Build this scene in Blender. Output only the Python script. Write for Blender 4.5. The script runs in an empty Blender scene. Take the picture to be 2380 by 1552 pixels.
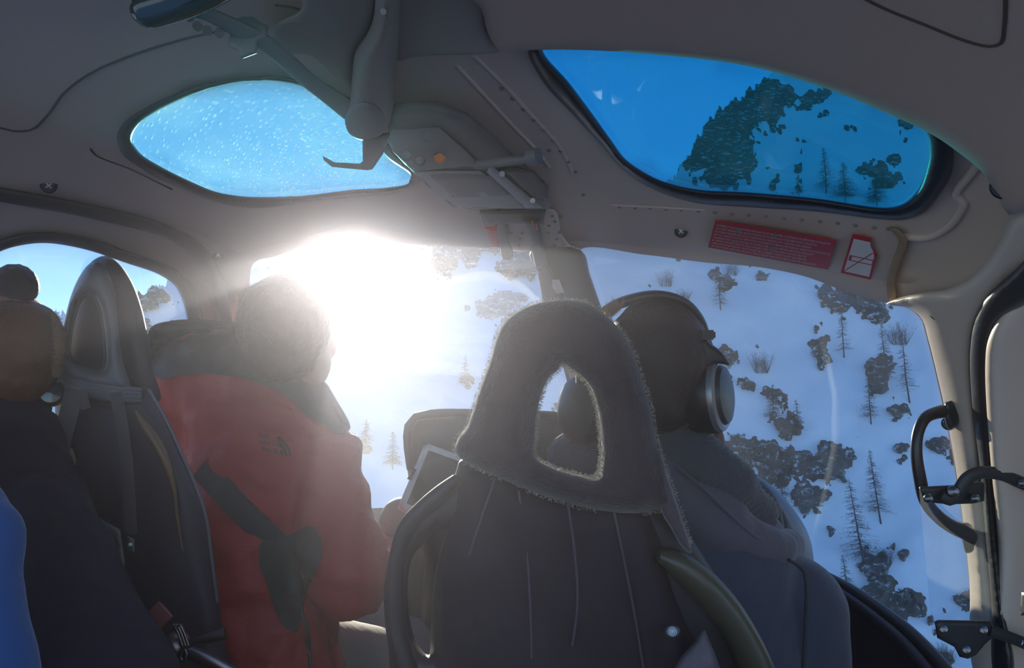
import bpy, bmesh, math, random
import numpy as np
from mathutils import Vector, Matrix, noise as mnoise
from mathutils.geometry import delaunay_2d_cdt
random.seed(7); np.random.seed(7)
C = bpy.context.scene.collection
sc = bpy.context.scene

# ------------------------------------------------------------------ camera, sky, sun, exposure
W, H = 2380, 1552
LENS = 26.0
F = LENS / 36.0 * W
CAM = Vector((0, 0, 1.10)); PITCH = math.radians(8.0)
RT = Vector((1, 0, 0)); FW = Vector((0, math.cos(PITCH), math.sin(PITCH))); UP = Vector((0, -math.sin(PITCH), math.cos(PITCH)))
def P(px, py, d):
    "world point seen at pixel (px, py) of the photo at depth d metres"
    return CAM + (FW + RT * ((px - W / 2) / F) + UP * ((H / 2 - py) / F)) * d
cam = bpy.data.cameras.new('camera'); co = bpy.data.objects.new('camera', cam); C.objects.link(co)
cam.lens = LENS; cam.sensor_width = 36; cam.clip_start = .02; cam.clip_end = 5000
co.location = CAM; co.rotation_euler = (math.pi / 2 + PITCH, 0, 0)
sc.camera = co
SUN = (P(822, 572, 1) - CAM).normalized()
world = bpy.data.worlds.new('sky'); sc.world = world; world.use_nodes = True
nt = world.node_tree; bg = nt.nodes['Background']
sky = nt.nodes.new('ShaderNodeTexSky'); sky.sky_type = 'NISHITA'
sky.sun_elevation = math.asin(SUN.z); sky.sun_rotation = math.atan2(SUN.x, SUN.y)
sky.sun_disc = True; sky.sun_intensity = .55; sky.sun_size = math.radians(.8)
sky.altitude = 1800; sky.air_density = 1.0; sky.dust_density = .12; sky.ozone_density = 2.0
tint = nt.nodes.new('ShaderNodeMix'); tint.data_type = 'RGBA'; tint.blend_type = 'MULTIPLY'; tint.inputs['Factor'].default_value = 1
tint.inputs['B'].default_value = (.72, .90, 1.15, 1)      # cold high mountain light
nt.links.new(sky.outputs[0], tint.inputs['A']); nt.links.new(tint.outputs['Result'], bg.inputs[0]); bg.inputs[1].default_value = 1.0
sc.view_settings.view_transform = 'Standard'; sc.view_settings.look = 'None'
sc.view_settings.gamma = 1; sc.view_settings.use_curve_mapping = False
sc.view_settings.exposure = -2.22
cy = sc.cycles
cy.use_adaptive_sampling = True; cy.adaptive_threshold = .07
cy.max_bounces = 6; cy.diffuse_bounces = 3; cy.glossy_bounces = 3; cy.transmission_bounces = 4
cy.transparent_max_bounces = 12; cy.sample_clamp_indirect = 4.0; cy.caustics_reflective = False; cy.caustics_refractive = False

# ------------------------------------------------------------------ materials
MATS = {}
def mat(name, col, rough=.6, metal=0, bump=0, bscale=60, var=0, vscale=8, sheen=0, coat=0, emit=None, spec=.5, bdist=.002):
    if name in MATS: return MATS[name]
    m = bpy.data.materials.new(name); m.use_nodes = True; MATS[name] = m
    t = m.node_tree; b = t.nodes['Principled BSDF']
    b.inputs['Base Color'].default_value = (*col, 1); b.inputs['Roughness'].default_value = rough
    b.inputs['Metallic'].default_value = metal; b.inputs['Specular IOR Level'].default_value = spec
    if sheen: b.inputs['Sheen Weight'].default_value = sheen; b.inputs['Sheen Roughness'].default_value = .4
    if coat: b.inputs['Coat Weight'].default_value = coat; b.inputs['Coat Roughness'].default_value = .15
    tc = t.nodes.new('ShaderNodeTexCoord')
    n2 = t.nodes.new('ShaderNodeTexNoise'); n2.inputs['Scale'].default_value = vscale; n2.inputs['Detail'].default_value = 5
    t.links.new(tc.outputs['Object'], n2.inputs['Vector'])
    mx = t.nodes.new('ShaderNodeMix'); mx.data_type = 'RGBA'
    v = max(var, .04)
    mx.inputs['A'].default_value = (*[c * (1 - v) for c in col], 1); mx.inputs['B'].default_value = (*[min(1, c * (1 + v)) for c in col], 1)
    t.links.new(n2.outputs[0], mx.inputs['Factor']); t.links.new(mx.outputs['Result'], b.inputs['Base Color'])
    if bump:
        n = t.nodes.new('ShaderNodeTexNoise'); n.inputs['Scale'].default_value = bscale; n.inputs['Detail'].default_value = 4
        t.links.new(tc.outputs['Object'], n.inputs['Vector'])
        bp = t.nodes.new('ShaderNodeBump'); bp.inputs['Strength'].default_value = bump; bp.inputs['Distance'].default_value = bdist
        t.links.new(n.outputs[0], bp.inputs['Height']); t.links.new(bp.outputs[0], b.inputs['Normal'])
    if emit: b.inputs['Emission Color'].default_value = (*emit[0], 1); b.inputs['Emission Strength'].default_value = emit[1]
    return m

def glass(name, tint, dirt=.05, refl=1.0, rough=.5, arcs=False, spots=0.0):
    "acrylic pane: clear tinted sheet with a thin film of dust and fine scratches that scatters light forward"
    if name in MATS: return MATS[name]
    m = bpy.data.materials.new(name); m.use_nodes = True; MATS[name] = m
    t = m.node_tree; t.nodes.clear(); N = t.nodes.new; L = t.links.new
    out = N('ShaderNodeOutputMaterial'); tr = N('ShaderNodeBsdfTransparent'); tr.inputs[0].default_value = (*[math.sqrt(c) for c in tint], 1)
    gl = N('ShaderNodeBsdfGlossy'); gl.inputs['Roughness'].default_value = .02
    ge = N('ShaderNodeNewGeometry')
    dt = N('ShaderNodeVectorMath'); dt.operation = 'DOT_PRODUCT'; L(ge.outputs['Normal'], dt.inputs[0]); L(ge.outputs['Incoming'], dt.inputs[1])
    def mth(op, a, b=None):
        q = N('ShaderNodeMath'); q.operation = op
        for k, z in enumerate((a, b)):
            if z is None: continue
            if isinstance(z, (int, float)): q.inputs[k].default_value = z
            else: L(z, q.inputs[k])
        return q.outputs[0]
    ab = mth('ABSOLUTE', dt.outputs['Value']); om = mth('SUBTRACT', 1.0, ab); p5 = mth('POWER', om, 4.0)
    mu = mth('MULTIPLY', mth('ADD', mth('MULTIPLY', p5, .8), .035), refl)
    m1 = N('ShaderNodeMixShader'); L(mu, m1.inputs[0]); L(tr.outputs[0], m1.inputs[1]); L(gl.outputs[0], m1.inputs[2])
    n = N('ShaderNodeTexNoise'); n.inputs['Scale'].default_value = 9; n.inputs['Detail'].default_value = 8
    L(ge.outputs['Position'], n.inputs['Vector'])
    mr = N('ShaderNodeMapRange'); mr.inputs[1].default_value = .3; mr.inputs[2].default_value = .75
    mr.inputs[3].default_value = dirt * .6; mr.inputs[4].default_value = dirt * 1.5
    L(n.outputs[0], mr.inputs[0]); fac = mr.outputs[0]
    if spots:
        vo = N('ShaderNodeTexVoronoi'); vo.inputs['Scale'].default_value = 55; vo.inputs['Randomness'].default_value = 1
        src = ge.outputs['Position']
        if arcs:                                   # wiping marks: noise stretched round a centre
            va = N('ShaderNodeVectorMath'); va.operation = 'SUBTRACT'; L(ge.outputs['Position'], va.inputs[0]); va.inputs[1].default_value = arcs
            sp_ = N('ShaderNodeSeparateXYZ'); L(va.outputs[0], sp_.inputs[0])
            an = mth('ARCTAN2', sp_.outputs[1], sp_.outputs[0]); ln = N('ShaderNodeVectorMath'); ln.operation = 'LENGTH'; L(va.outputs[0], ln.inputs[0])
            cb = N('ShaderNodeCombineXYZ'); L(mth('MULTIPLY', ln.outputs['Value'], 420.0), cb.inputs[0]); L(mth('MULTIPLY', an, 22.0), cb.inputs[1])
            src = cb.outputs[0]; vo.inputs['Scale'].default_value = 1.0; vo.voronoi_dimensions = '2D'
        L(src, vo.inputs['Vector'])
        lt = N('ShaderNodeMapRange'); lt.inputs[1].default_value = .26 if arcs else .16; lt.inputs[2].default_value = .05; lt.inputs[3].default_value = 0; lt.inputs[4].default_value = spots * 1.6
        L(vo.outputs['Distance'], lt.inputs[0])
        wv = N('ShaderNodeMath'); wv.operation = 'MULTIPLY'; L(lt.outputs[0], wv.inputs[0])
        th = N('ShaderNodeMath'); th.operation = 'GREATER_THAN'; th.inputs[1].default_value = .62
        sx = N('ShaderNodeSeparateColor'); L(vo.outputs['Color'], sx.inputs[0]); L(sx.outputs[0], th.inputs[0]); pw = mth('POWER', sx.outputs[1], 2.2); L(mth('MULTIPLY', th.outputs[0], pw), wv.inputs[1])
        ad = N('ShaderNodeMath'); ad.operation = 'ADD'; L(fac, ad.inputs[0]); L(wv.outputs[0], ad.inputs[1]); fac = ad.outputs[0]
    tl = N('ShaderNodeBsdfTranslucent'); tl.inputs[0].default_value = (*[.95 * c ** .25 for c in tint], 1)
    m2 = N('ShaderNodeMixShader'); L(fac, m2.inputs[0]); L(m1.outputs[0], m2.inputs[1]); L(tl.outputs[0], m2.inputs[2])
    L(m2.outputs[0], out.inputs[0])
    return m

# ------------------------------------------------------------------ object helpers
def link(name, me, m=None, parent=None):
    o = bpy.data.objects.new(name, me); C.objects.link(o)
    if m is not None:
        for x in (m if isinstance(m, (list, tuple)) else [m]): me.materials.append(x)
    if parent: o.parent = parent
    return o
def tag(o, label=None, cat=None, group=None, kind=None):
    if label: o['label'] = label
    if cat: o['category'] = cat
    if group: o['group'] = group
    if kind: o['kind'] = kind
    return o
def empty(name, label=None, cat=None, group=None, kind=None):
    o = bpy.data.objects.new(name, None); C.objects.link(o); o.empty_display_size = .05
    return tag(o, label, cat, group, kind)
def setbase(root):
    "move an Empty to the base of its parts without moving them"
    pts = []
    def walk(o):
        for ch in o.children:
            if ch.type == 'MESH': pts.extend([ch.matrix_world @ Vector(b) for b in ch.bound_box])
            walk(ch)
    walk(root)
    if not pts: return
    b = Vector((sum(p.x for p in pts) / len(pts), sum(p.y for p in pts) / len(pts), min(p.z for p in pts)))
    for ch in root.children: ch.matrix_parent_inverse = Matrix.Translation(-b)
    root.location = b
def mesh(name, V, Fc, smooth=True, sharp=None):
    me = bpy.data.meshes.new(name); me.from_pydata([tuple(v) for v in V], [], [tuple(f) for f in Fc]); me.validate()
    if smooth: me.shade_smooth()
    if sharp: me.set_sharp_from_angle(angle=math.radians(sharp))
    return me

# ---- outlines
def cr(pts, step=10, closed=True):
    "smooth curve through the points, resampled at about step"
    n = len(pts); out = []
    rng = range(n if closed else n - 1)
    for i in rng:
        g = (lambda k: np.array(pts[k % n], float)) if closed else (lambda k: np.array(pts[min(max(k, 0), n - 1)], float))
        p0, p1, p2, p3 = g(i - 1), g(i), g(i + 1), g(i + 2)
        L = np.linalg.norm(p2 - p1); k = max(1, int(round(L / step)))
        d01 = max(np.linalg.norm(p1 - p0), 1e-6) ** .5; d12 = max(L, 1e-6) ** .5; d23 = max(np.linalg.norm(p3 - p2), 1e-6) ** .5
        m1 = (p2 - p1) + d12 * ((p1 - p0) / d01 - (p2 - p0) / (d01 + d12)); m2 = (p2 - p1) + d12 * ((p3 - p2) / d23 - (p3 - p1) / (d12 + d23))
        for j in range(k):
            t = j / k
            out.append(tuple((2*t**3-3*t**2+1) * p1 + (t**3-2*t**2+t) * m1 + (-2*t**3+3*t**2) * p2 + (t**3-t**2) * m2))
    if not closed: out.append(tuple(pts[-1]))
    return out
def lin(pts, step=20):
    out = []
    for i in range(len(pts)):
        a = np.array(pts[i], float); b = np.array(pts[(i + 1) % len(pts)], float)
        k = max(1, int(round(np.linalg.norm(b - a) / step)))
        for j in range(k): out.append(tuple(a + (b - a) * j / k))
    return out
def inside(pts, poly):
    x, y = pts[:, 0], pts[:, 1]; r = np.zeros(len(pts), bool); n = len(poly)
    for i in range(n):
        x0, y0 = poly[i]; x1, y1 = poly[(i + 1) % n]
        if y0 == y1: continue
        c = ((y0 > y) != (y1 > y)) & (x < (x1 - x0) * (y - y0) / (y1 - y0) + x0); r ^= c
    return r
def pdist(pts, polys):
    best = np.full(len(pts), 1e9)
    for poly in polys:
        A = np.array(poly); B = np.roll(A, -1, 0)
        for a, b in zip(A, B):
            ab = b - a; L = max(ab @ ab, 1e-9); t = np.clip(((pts - a) @ ab) / L, 0, 1)
            d = np.hypot(pts[:, 0] - a[0] - t * ab[0], pts[:, 1] - a[1] - t * ab[1]); best = np.minimum(best, d)
    return best
def tri(outer, holes, sp, rings=()):
    polys = [outer] + list(holes); P2 = []; E = []
    for poly in polys:
        s = len(P2); P2 += list(poly); n = len(poly); E += [(s + i, s + (i + 1) % n) for i in range(n)]
    O = np.array(outer); x0, y0 = O.min(0); x1, y1 = O.max(0)
    xs = np.arange(x0 + sp * .5, x1, sp); ys = np.arange(y0 + sp * .5, y1, sp * .87)
    g = np.array([(x + (sp * .5 if j % 2 else 0), y) for j, y in enumerate(ys) for x in xs]) if len(xs) and len(ys) else np.zeros((0, 2))
    def keep(g, mind):
        if not len(g): return g
        k = inside(g, outer)
        for h in holes: k &= ~inside(g, h)
        g = g[k]
        return g[pdist(g, polys) > mind] if len(g) else g
    rm = max(rings) if rings else 0
    extra = list(map(tuple, keep(g, max(sp * .55, rm * 1.15))))
    for r in rings:
        for poly in polys:
            A = np.array(poly); T = np.roll(A, -1, 0) - np.roll(A, 1, 0); T /= np.maximum(np.linalg.norm(T, axis=1), 1e-9)[:, None]
            Nn = np.stack([-T[:, 1], T[:, 0]], 1)
            for s in (1, -1):
                q = keep(A + Nn * r * s, r * .93); extra += list(map(tuple, q))
    allp = [Vector(p) for p in P2 + extra]
    v, e, f, *_ = delaunay_2d_cdt(allp, E, [], 0, 1e-4)
    v = np.array([tuple(p) for p in v]); f = [tuple(q) for q in f]
    cen = np.array([v[list(q)].mean(0) for q in f]); k = inside(cen, outer)
    for h in holes: k &= ~inside(cen, h)
    f = [q for q, kk in zip(f, k) if kk]
    return v, f, polys
def bedges(f):
    c = {}
    for t in f:
        for i in range(3):
            a, b = t[i], t[(i + 1) % 3]; c[(a, b)] = c.get((a, b), 0) + 1
    return [(a, b) for (a, b) in c if (b, a) not in c]

def pad(name, outer, m, d=1.0, T=.03, r=30, holes=(), parent=None, sp=18, smooth=True, dfn=None, flat=False, bump=None, sharp=None):
    """solid shape with the given outline (photo pixels) standing at depth d (or dfn(px,py)), thickness T.
    flat: a sheet with square edges; otherwise a cushion whose edge is rounded over r pixels."""
    ol = cr(outer, sp * .7) if smooth else lin(outer, sp)
    hl = [(cr(h, sp * .6) if smooth else lin(h, sp)) for h in holes]
    rings = () if flat else tuple(q for q in (r * .06, r * .22, r * .5) if q > 1.2)
    v, f, polys = tri(ol, hl, sp, rings)
    D = dfn or (lambda x, y: d)
    Dv = np.array([D(x, y) for x, y in v])
    if bump is not None: Dv = Dv + np.array([bump(x, y) for x, y in v])
    n = len(v)
    if flat:
        V = [P(x, y, q) for (x, y), q in zip(v, Dv)] + [P(x, y, q + T) for (x, y), q in zip(v, Dv)]
        Fc = [t for t in f] + [(c + n, b + n, a + n) for a, b, c in f]
        for a, b in bedges(f): Fc.append((b, a, a + n, b + n))
        me = mesh(name, V, Fc, True, sharp or 40)
    else:
        dist = pdist(v, polys); be = bedges(f); bs = set(a for e in be for a in e)
        s = np.clip(dist / r, 0, 1); h = T / 2 * np.sqrt(np.maximum(1 - (1 - s) ** 2, 0))
        V = [P(x, y, q - hh) for (x, y), q, hh in zip(v, Dv, h)]; idx = {}
        for i in range(n):
            if i in bs: idx[i] = i
            else: idx[i] = len(V); V.append(P(v[i][0], v[i][1], Dv[i] + h[i]))
        Fc = list(f) + [(idx[c], idx[b], idx[a]) for a, b, c in f]
        me = mesh(name, V, Fc, True, sharp)
    bm = bmesh.new(); bm.from_mesh(me); bmesh.ops.recalc_face_normals(bm, faces=bm.faces); bm.to_mesh(me); bm.free()
    return link(name, me, m, parent)

# ---- 3d solids
def tube(name, pts, rad, m, parent=None, seg=12, flatten=1.0, step=None, up=None, smoothp=True):
    "swept tube through world points; rad one value or one per point"
    pts = [Vector(p) for p in pts]
    R = list(rad) if isinstance(rad, (list, tuple)) else [rad] * len(pts)
    if smoothp and len(pts) > 2:
        q = [(*p, r) for p, r in zip(pts, R)]; L = sum((pts[i + 1] - pts[i]).length for i in range(len(pts) - 1))
        q = cr(q, step or max(L / 40, .002), False); pts = [Vector(a[:3]) for a in q]; R = [a[3] for a in q]
    V = []; Fc = []; n = len(pts); pn = None
    for i, p in enumerate(pts):
        t = (pts[min(i + 1, n - 1)] - pts[max(i - 1, 0)]).normalized()
        if pn is None:
            u = Vector(up) if up else (Vector((0, 0, 1)) if abs(t.z) < .9 else Vector((1, 0, 0)))
            pn = (u - t * u.dot(t)).normalized()
        else: pn = (pn - t * pn.dot(t)).normalized()
        b = t.cross(pn)
        for k in range(seg):
            a = 2 * math.pi * k / seg; V.append(p + (pn * math.cos(a) * flatten + b * math.sin(a)) * R[i])
    for i in range(n - 1):
        for k in range(seg): Fc.append((i*seg+k, i*seg+(k+1) % seg, (i+1)*seg+(k+1) % seg, (i+1)*seg+k))
    Fc.append(tuple(range(seg))[::-1]); Fc.append(tuple((n-1)*seg + k for k in range(seg)))
    return link(name, mesh(name, V, Fc, True, 50), m, parent)
def lathe(name, c, axis, prof, m, parent=None, seg=28):
    "turned part: prof = [(radius, height along axis)]"
    axis = Vector(axis).normalized(); u = axis.orthogonal().normalized(); w = axis.cross(u); V = []; Fc = []
    for r, h in prof:
        for k in range(seg):
            a = 2 * math.pi * k / seg; V.append(Vector(c) + axis * h + (u * math.cos(a) + w * math.sin(a)) * max(r, 1e-5))
    n = len(prof)
    for i in range(n - 1):
        for k in range(seg): Fc.append((i*seg+k, i*seg+(k+1) % seg, (i+1)*seg+(k+1) % seg, (i+1)*seg+k))
    Fc.append(tuple(range(seg))[::-1]); Fc.append(tuple((n-1)*seg + k for k in range(seg)))
    return link(name, mesh(name, V, Fc, True, 35), m, parent)
def box(name, c, ax, size, m, parent=None, bev=.002):
    "bevelled block: centre, three axes, three sizes"
    bm = bmesh.new(); bmesh.ops.create_cube(bm, size=1)
    M = Matrix((Vector(ax[0]) * size[0], Vector(ax[1]) * size[1], Vector(ax[2]) * size[2])).transposed()
    for v in bm.verts: v.co = Vector(c) + M @ v.co
    if bev: bmesh.ops.bevel(bm, geom=bm.edges[:], offset=bev, segments=2, affect='EDGES')
    me = bpy.data.meshes.new(name); bm.to_mesh(me); bm.free(); me.shade_smooth(); me.set_sharp_from_angle(angle=math.radians(40))
    return link(name, me, m, parent)
def blobs(name, balls, m, parent=None, voxel=.008, smooth=6, disp=None, matfn=None):
    """one continuous skin over overlapping tapered limbs. balls: (p0, r0, p1, r1) limbs or (centre, (rx,ry,rz)) ellipsoids"""
    bm = bmesh.new()
    def ball(c, rr):
        g = bmesh.ops.create_icosphere(bm, subdivisions=3, radius=1)['verts']
        for v in g: v.co = Vector(c) + Vector((v.co.x * rr[0], v.co.y * rr[1], v.co.z * rr[2]))
    for b in balls:
        if len(b) == 2: ball(b[0], b[1])
        elif len(b) == 4:
            p0, r0, p1, r1 = b; p0 = Vector(p0); p1 = Vector(p1); L = (p1 - p0).length; k = max(2, int(L / (min(r0, r1) * .35)) + 1)
            for i in range(k + 1):
                t = i / k; rr = r0 + (r1 - r0) * t; ball(p0.lerp(p1, t), (rr, rr, rr))
    me = bpy.data.meshes.new(name + '_tmp'); bm.to_mesh(me); bm.free()
    to = bpy.data.objects.new('tmp', me); C.objects.link(to)
    md = to.modifiers.new('r', 'REMESH'); md.mode = 'VOXEL'; md.voxel_size = voxel
    if smooth: ms = to.modifiers.new('s', 'SMOOTH'); ms.iterations = smooth; ms.factor = .6
    bpy.context.view_layer.update(); dg = bpy.context.evaluated_depsgraph_get()
    me2 = bpy.data.meshes.new_from_object(to.evaluated_get(dg)); bpy.data.objects.remove(to); bpy.data.meshes.remove(me)
    me2.name = name; me2.materials.clear()
    if disp:
        nn = [Vector(v.normal) for v in me2.vertices]
        for v, n in zip(me2.vertices, nn): v.co += n * disp(v.co)
    me2.shade_smooth(); o = link(name, me2, m, parent)
    if matfn:
        for p in me2.polygons: p.material_index = matfn(p.center, p.normal)
    return o
def px_of(w):
    v = Vector(w) - CAM; d = v.dot(FW); return (W / 2 + v.dot(RT) / d * F, H / 2 - v.dot(UP) / d * F)
def fb(p, s, oct=3):
    return mnoise.fractal(Vector(p) * s, 1.0, 2.0, oct)

def drape(name, outer, target, m, parent=None, off=.003, T=.004, sp=10, smooth=True):
    "a sheet of cloth lying on a body: every point of the outline is laid on the surface of target"
    ol = cr(outer, sp * .6) if smooth else lin(outer, sp)
    v, f, polys = tri(ol, [], sp); last = 1.5; D = []
    for x, y in v:
        dv = P(x, y, 1) - CAM; L = dv.length; hit, loc, nn, _i = target.ray_cast(CAM, dv.normalized())
        if hit: last = (loc - CAM).length / L
        D.append(last)
    V = [P(x, y, q - off - T) for (x, y), q in zip(v, D)] + [P(x, y, q + .004) for (x, y), q in zip(v, D)]; n = len(v)
    Fc = list(f) + [(c + n, b + n, a + n) for a, b, c in f] + [(b, a, a + n, b + n) for a, b in bedges(f)]
    me = mesh(name, V, Fc, True, 50); bm = bmesh.new(); bm.from_mesh(me); bmesh.ops.recalc_face_normals(bm, faces=bm.faces); bm.to_mesh(me); bm.free()
    return link(name, me, m, parent)

# ------------------------------------------------------------------ the cabin shell: a rounded hull round the camera
HC = (-.20, 0.0, .78); HA = (1.02, 2.8, .74); HE = 2.6
def hull_d(px, py):
    "depth at which the line of sight at (px,py) meets the inside of the hull"
    x = (px - W / 2) / F; y = (H / 2 - py) / F
    dx = x / HA[0]; dy = (FW.y + UP.y * y) / HA[1]; dz = (FW.z + UP.z * y) / HA[2]
    ox = (CAM.x - HC[0]) / HA[0]; oy = (CAM.y - HC[1]) / HA[1]; oz = (CAM.z - HC[2]) / HA[2]
    lo, hi = 0.0, 6.0
    for _ in range(26):
        m = (lo + hi) / 2
        if abs(ox + dx * m) ** HE + abs(oy + dy * m) ** HE + abs(oz + dz * m) ** HE < 1: lo = m
        else: hi = m
    return lo
def hull_n(p):
    q = (np.array(p) - np.array(HC)) / np.array(HA); g = np.sign(q) * np.abs(q) ** (HE - 1) / np.array(HA); g = Vector(g).normalized(); return -g
def S(px, py, off=0.0):
    "point off metres inside the hull"
    return P(px, py, hull_d(px, py) - off)

# ------------------------------------------------------------------ outside: the snowy slope
TH = math.tan(math.radians(50)); Y0 = 112.0; Z0 = -40.0
def _plane_t(px, py):
    "numpy arrays in, depth along the line of sight to the slope plane"
    x = (px - W / 2) / F; y = (H / 2 - py) / F
    dy = FW.y + UP.y * y; dz = FW.z + UP.z * y
    return ((Y0 * TH) - Z0 + CAM.z) / (TH * dy - dz)
rx = [-900, -200, 130, 155, 330, 380, 430, 500, 600, 800, 900, 960, 1010, 1100, 1240, 1400, 1500, 1560, 1600, 1640, 1720, 1800, 1900, 2100, 2500, 3400]
ry = [735, 745, 740, 722, 680, 655, 648, 640, 625, 612, 606, 592, 560, 520, 480, 455, 440, 418, 365, 285, 222, 165, 120, 40, -120, -400]
def nz(n, m, seed, oct=6, f0=4, rough=.55, stretch=(1, 1)):
    "tileless fractal value noise on an n by m grid, about -1..1"
    rs = np.random.RandomState(seed); out = np.zeros((n, m)); amp = 1; tot = 0
    for o in range(oct):
        fy = max(2, int(f0 * 2 ** o * stretch[0])); fx = max(2, int(f0 * 2 ** o * m / n * stretch[1]))
        g = rs.rand(fy + 2, fx + 2) * 2 - 1
        yy = np.linspace(0, fy, n, endpoint=False); xx = np.linspace(0, fx, m, endpoint=False)
        yi = yy.astype(int); xi = xx.astype(int); ty = yy - yi; tx = xx - xi; ty = ty * ty * (3 - 2 * ty); tx = tx * tx * (3 - 2 * tx)
        ty = ty[:, None]; tx = tx[None]
        a = g[np.ix_(yi, xi)]; b = g[np.ix_(yi, xi + 1)]; c = g[np.ix_(yi + 1, xi)]; d = g[np.ix_(yi + 1, xi + 1)]
        out += amp * ((a * (1 - tx) + b * tx) * (1 - ty) + (c * (1 - tx) + d * tx) * ty); tot += amp; amp *= rough
    return out / tot * 1.8
GX0, GX1, GY1 = -900, 3400, 2300
NX, NY = 760, 420
rs_x = np.linspace(GX0, GX1, NX)
# finer columns and rows where the windows look out
rs_x = np.interp(np.linspace(0, 1, NX), [0, .08, .93, 1], [GX0, -60, 2330, GX1])
ridge = np.interp(rs_x, rx, ry)
rn = nz(8, NX, 5, 5, 6)[0] * 10 + nz(8, NX, 9, 6, 40)[0] * 7
ridge = ridge - rn * np.interp(rs_x, [600, 800, 930, 1000], [1, .15, .15, 1])
vv = np.concatenate([np.linspace(0, .90, NY - 40) , np.linspace(.90, 1, 41)[1:]])
def yrow(r):
    return r + (GY1 - r) * (vv ** 1.0)
PX = np.repeat(rs_x[None], len(vv), 0); PY = np.stack([r + (1580 - r) * np.minimum(vv / .9, 1) + (GY1 - 1580) * np.maximum(vv - .9, 0) / .1 for r in ridge], 1)
n_, m_ = PX.shape
def sample(img, px, py):
    "noise image lookup over the photo frame so that shapes do not depend on the ridge"
    iy = np.clip((py + 500) / 2900 * (img.shape[0] - 1), 0, img.shape[0] - 1.001); ix = np.clip((px + 1000) / 4500 * (img.shape[1] - 1), 0, img.shape[1] - 1.001)
    a = iy.astype(int); b = ix.astype(int); ty = iy - a; tx = ix - b
    return (img[a, b] * (1 - tx) + img[a, b + 1] * tx) * (1 - ty) + (img[a + 1, b] * (1 - tx) + img[a + 1, b + 1] * tx) * ty
NB = nz(1160, 1800, 11, 6, 26, .70); NS = nz(580, 900, 23, 5, 5, .5); NR = nz(1160, 1800, 31, 6, 30, .7, (1.0, 1.6)); NF = nz(1160, 1800, 77, 6, 40, .7)
T0 = _plane_t(PX, PY); und = sample(NS, PX, PY) * 5.0
def grid_pts(px, py, t):
    x = (px - W / 2) / F; y = (H / 2 - py) / F
    return np.stack([CAM.x + x * t, CAM.y + (FW.y + UP.y * y) * t, CAM.z + (FW.z + UP.z * y) * t], -1)
TS = T0 + und
G = grid_pts(PX, PY, TS)
V = list(map(tuple, G.reshape(-1, 3)))
Fc = [(j*m_+i, (j+1)*m_+i, (j+1)*m_+i+1, j*m_+i+1) for j in range(n_-1) for i in range(m_-1)]
b0 = len(V)                                   # far side of the ridge falls away behind
for i in range(m_):
    g = G[0, i]; V.append((g[0], g[1] + 60, g[2] - 45))
Fc += [(i, i + 1, b0 + i + 1, b0 + i) for i in range(m_ - 1)]
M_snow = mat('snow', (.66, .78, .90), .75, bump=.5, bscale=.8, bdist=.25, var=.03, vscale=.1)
M_rock = mat('rock', (.055, .046, .036), .9, bump=1, bscale=1.3, bdist=.5, var=.85, vscale=.45)
def _ledges():
    t = M_rock.node_tree; b = t.nodes['Principled BSDF']; src = b.inputs['Base Color'].links[0].from_socket
    n = t.nodes.new('ShaderNodeTexNoise'); n.inputs['Scale'].default_value = .55; n.inputs['Detail'].default_value = 9; n.inputs['Roughness'].default_value = .72
    mp = t.nodes.new('ShaderNodeMapping'); mp.inputs['Scale'].default_value = (.8, 1, 1.8); tc = t.nodes.new('ShaderNodeTexCoord')
    t.links.new(tc.outputs['Object'], mp.inputs[0]); t.links.new(mp.outputs[0], n.inputs['Vector'])
    mr = t.nodes.new('ShaderNodeMapRange'); mr.inputs[1].default_value = .55; mr.inputs[2].default_value = .62; t.links.new(n.outputs[0], mr.inputs[0])
    mx = t.nodes.new('ShaderNodeMix'); mx.data_type = 'RGBA'; t.links.new(mr.outputs[0], mx.inputs['Factor']); t.links.new(src, mx.inputs['A']); mx.inputs['B'].default_value = (.50, .58, .66, 1)
    t.links.new(mx.outputs['Result'], b.inputs['Base Color'])
_ledges()                                     # snow lying on the ledges of the rock
M_lichen = mat('lichen_rock', (.10, .095, .07), .9, bump=1, bscale=1.6, bdist=.4, var=.6, vscale=.6)
o = link('snow_slope', mesh('snow_slope', V, Fc), M_snow)
tag(o, 'steep snow covered mountainside in shade outside the windscreen', 'mountainside', kind='structure')
# unseen snowy valley floor, added behind and below to bounce light
v = [(-1500, -1500, -60), (1500, -1500, -60), (1500, 95, -60), (-1500, 95, -60)]
gx = 24; V = []; Fc = []
for j in range(gx + 1):
    for i in range(gx + 1):
        x = -1200 + 2400 * i / gx; y = -1200 + 1295 * j / gx
        V.append((x, y, -62 + 6 * fb((x, y, 0), .004)))
Fc = [(j*(gx+1)+i, j*(gx+1)+i+1, (j+1)*(gx+1)+i+1, (j+1)*(gx+1)+i) for j in range(gx) for i in range(gx)]
o = link('bounce_valley_floor', mesh('bounce_valley_floor', V, Fc), M_snow); tag(o, 'unseen snow covered valley floor added below the helicopter for bounce light', 'ground', kind='structure')

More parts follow.
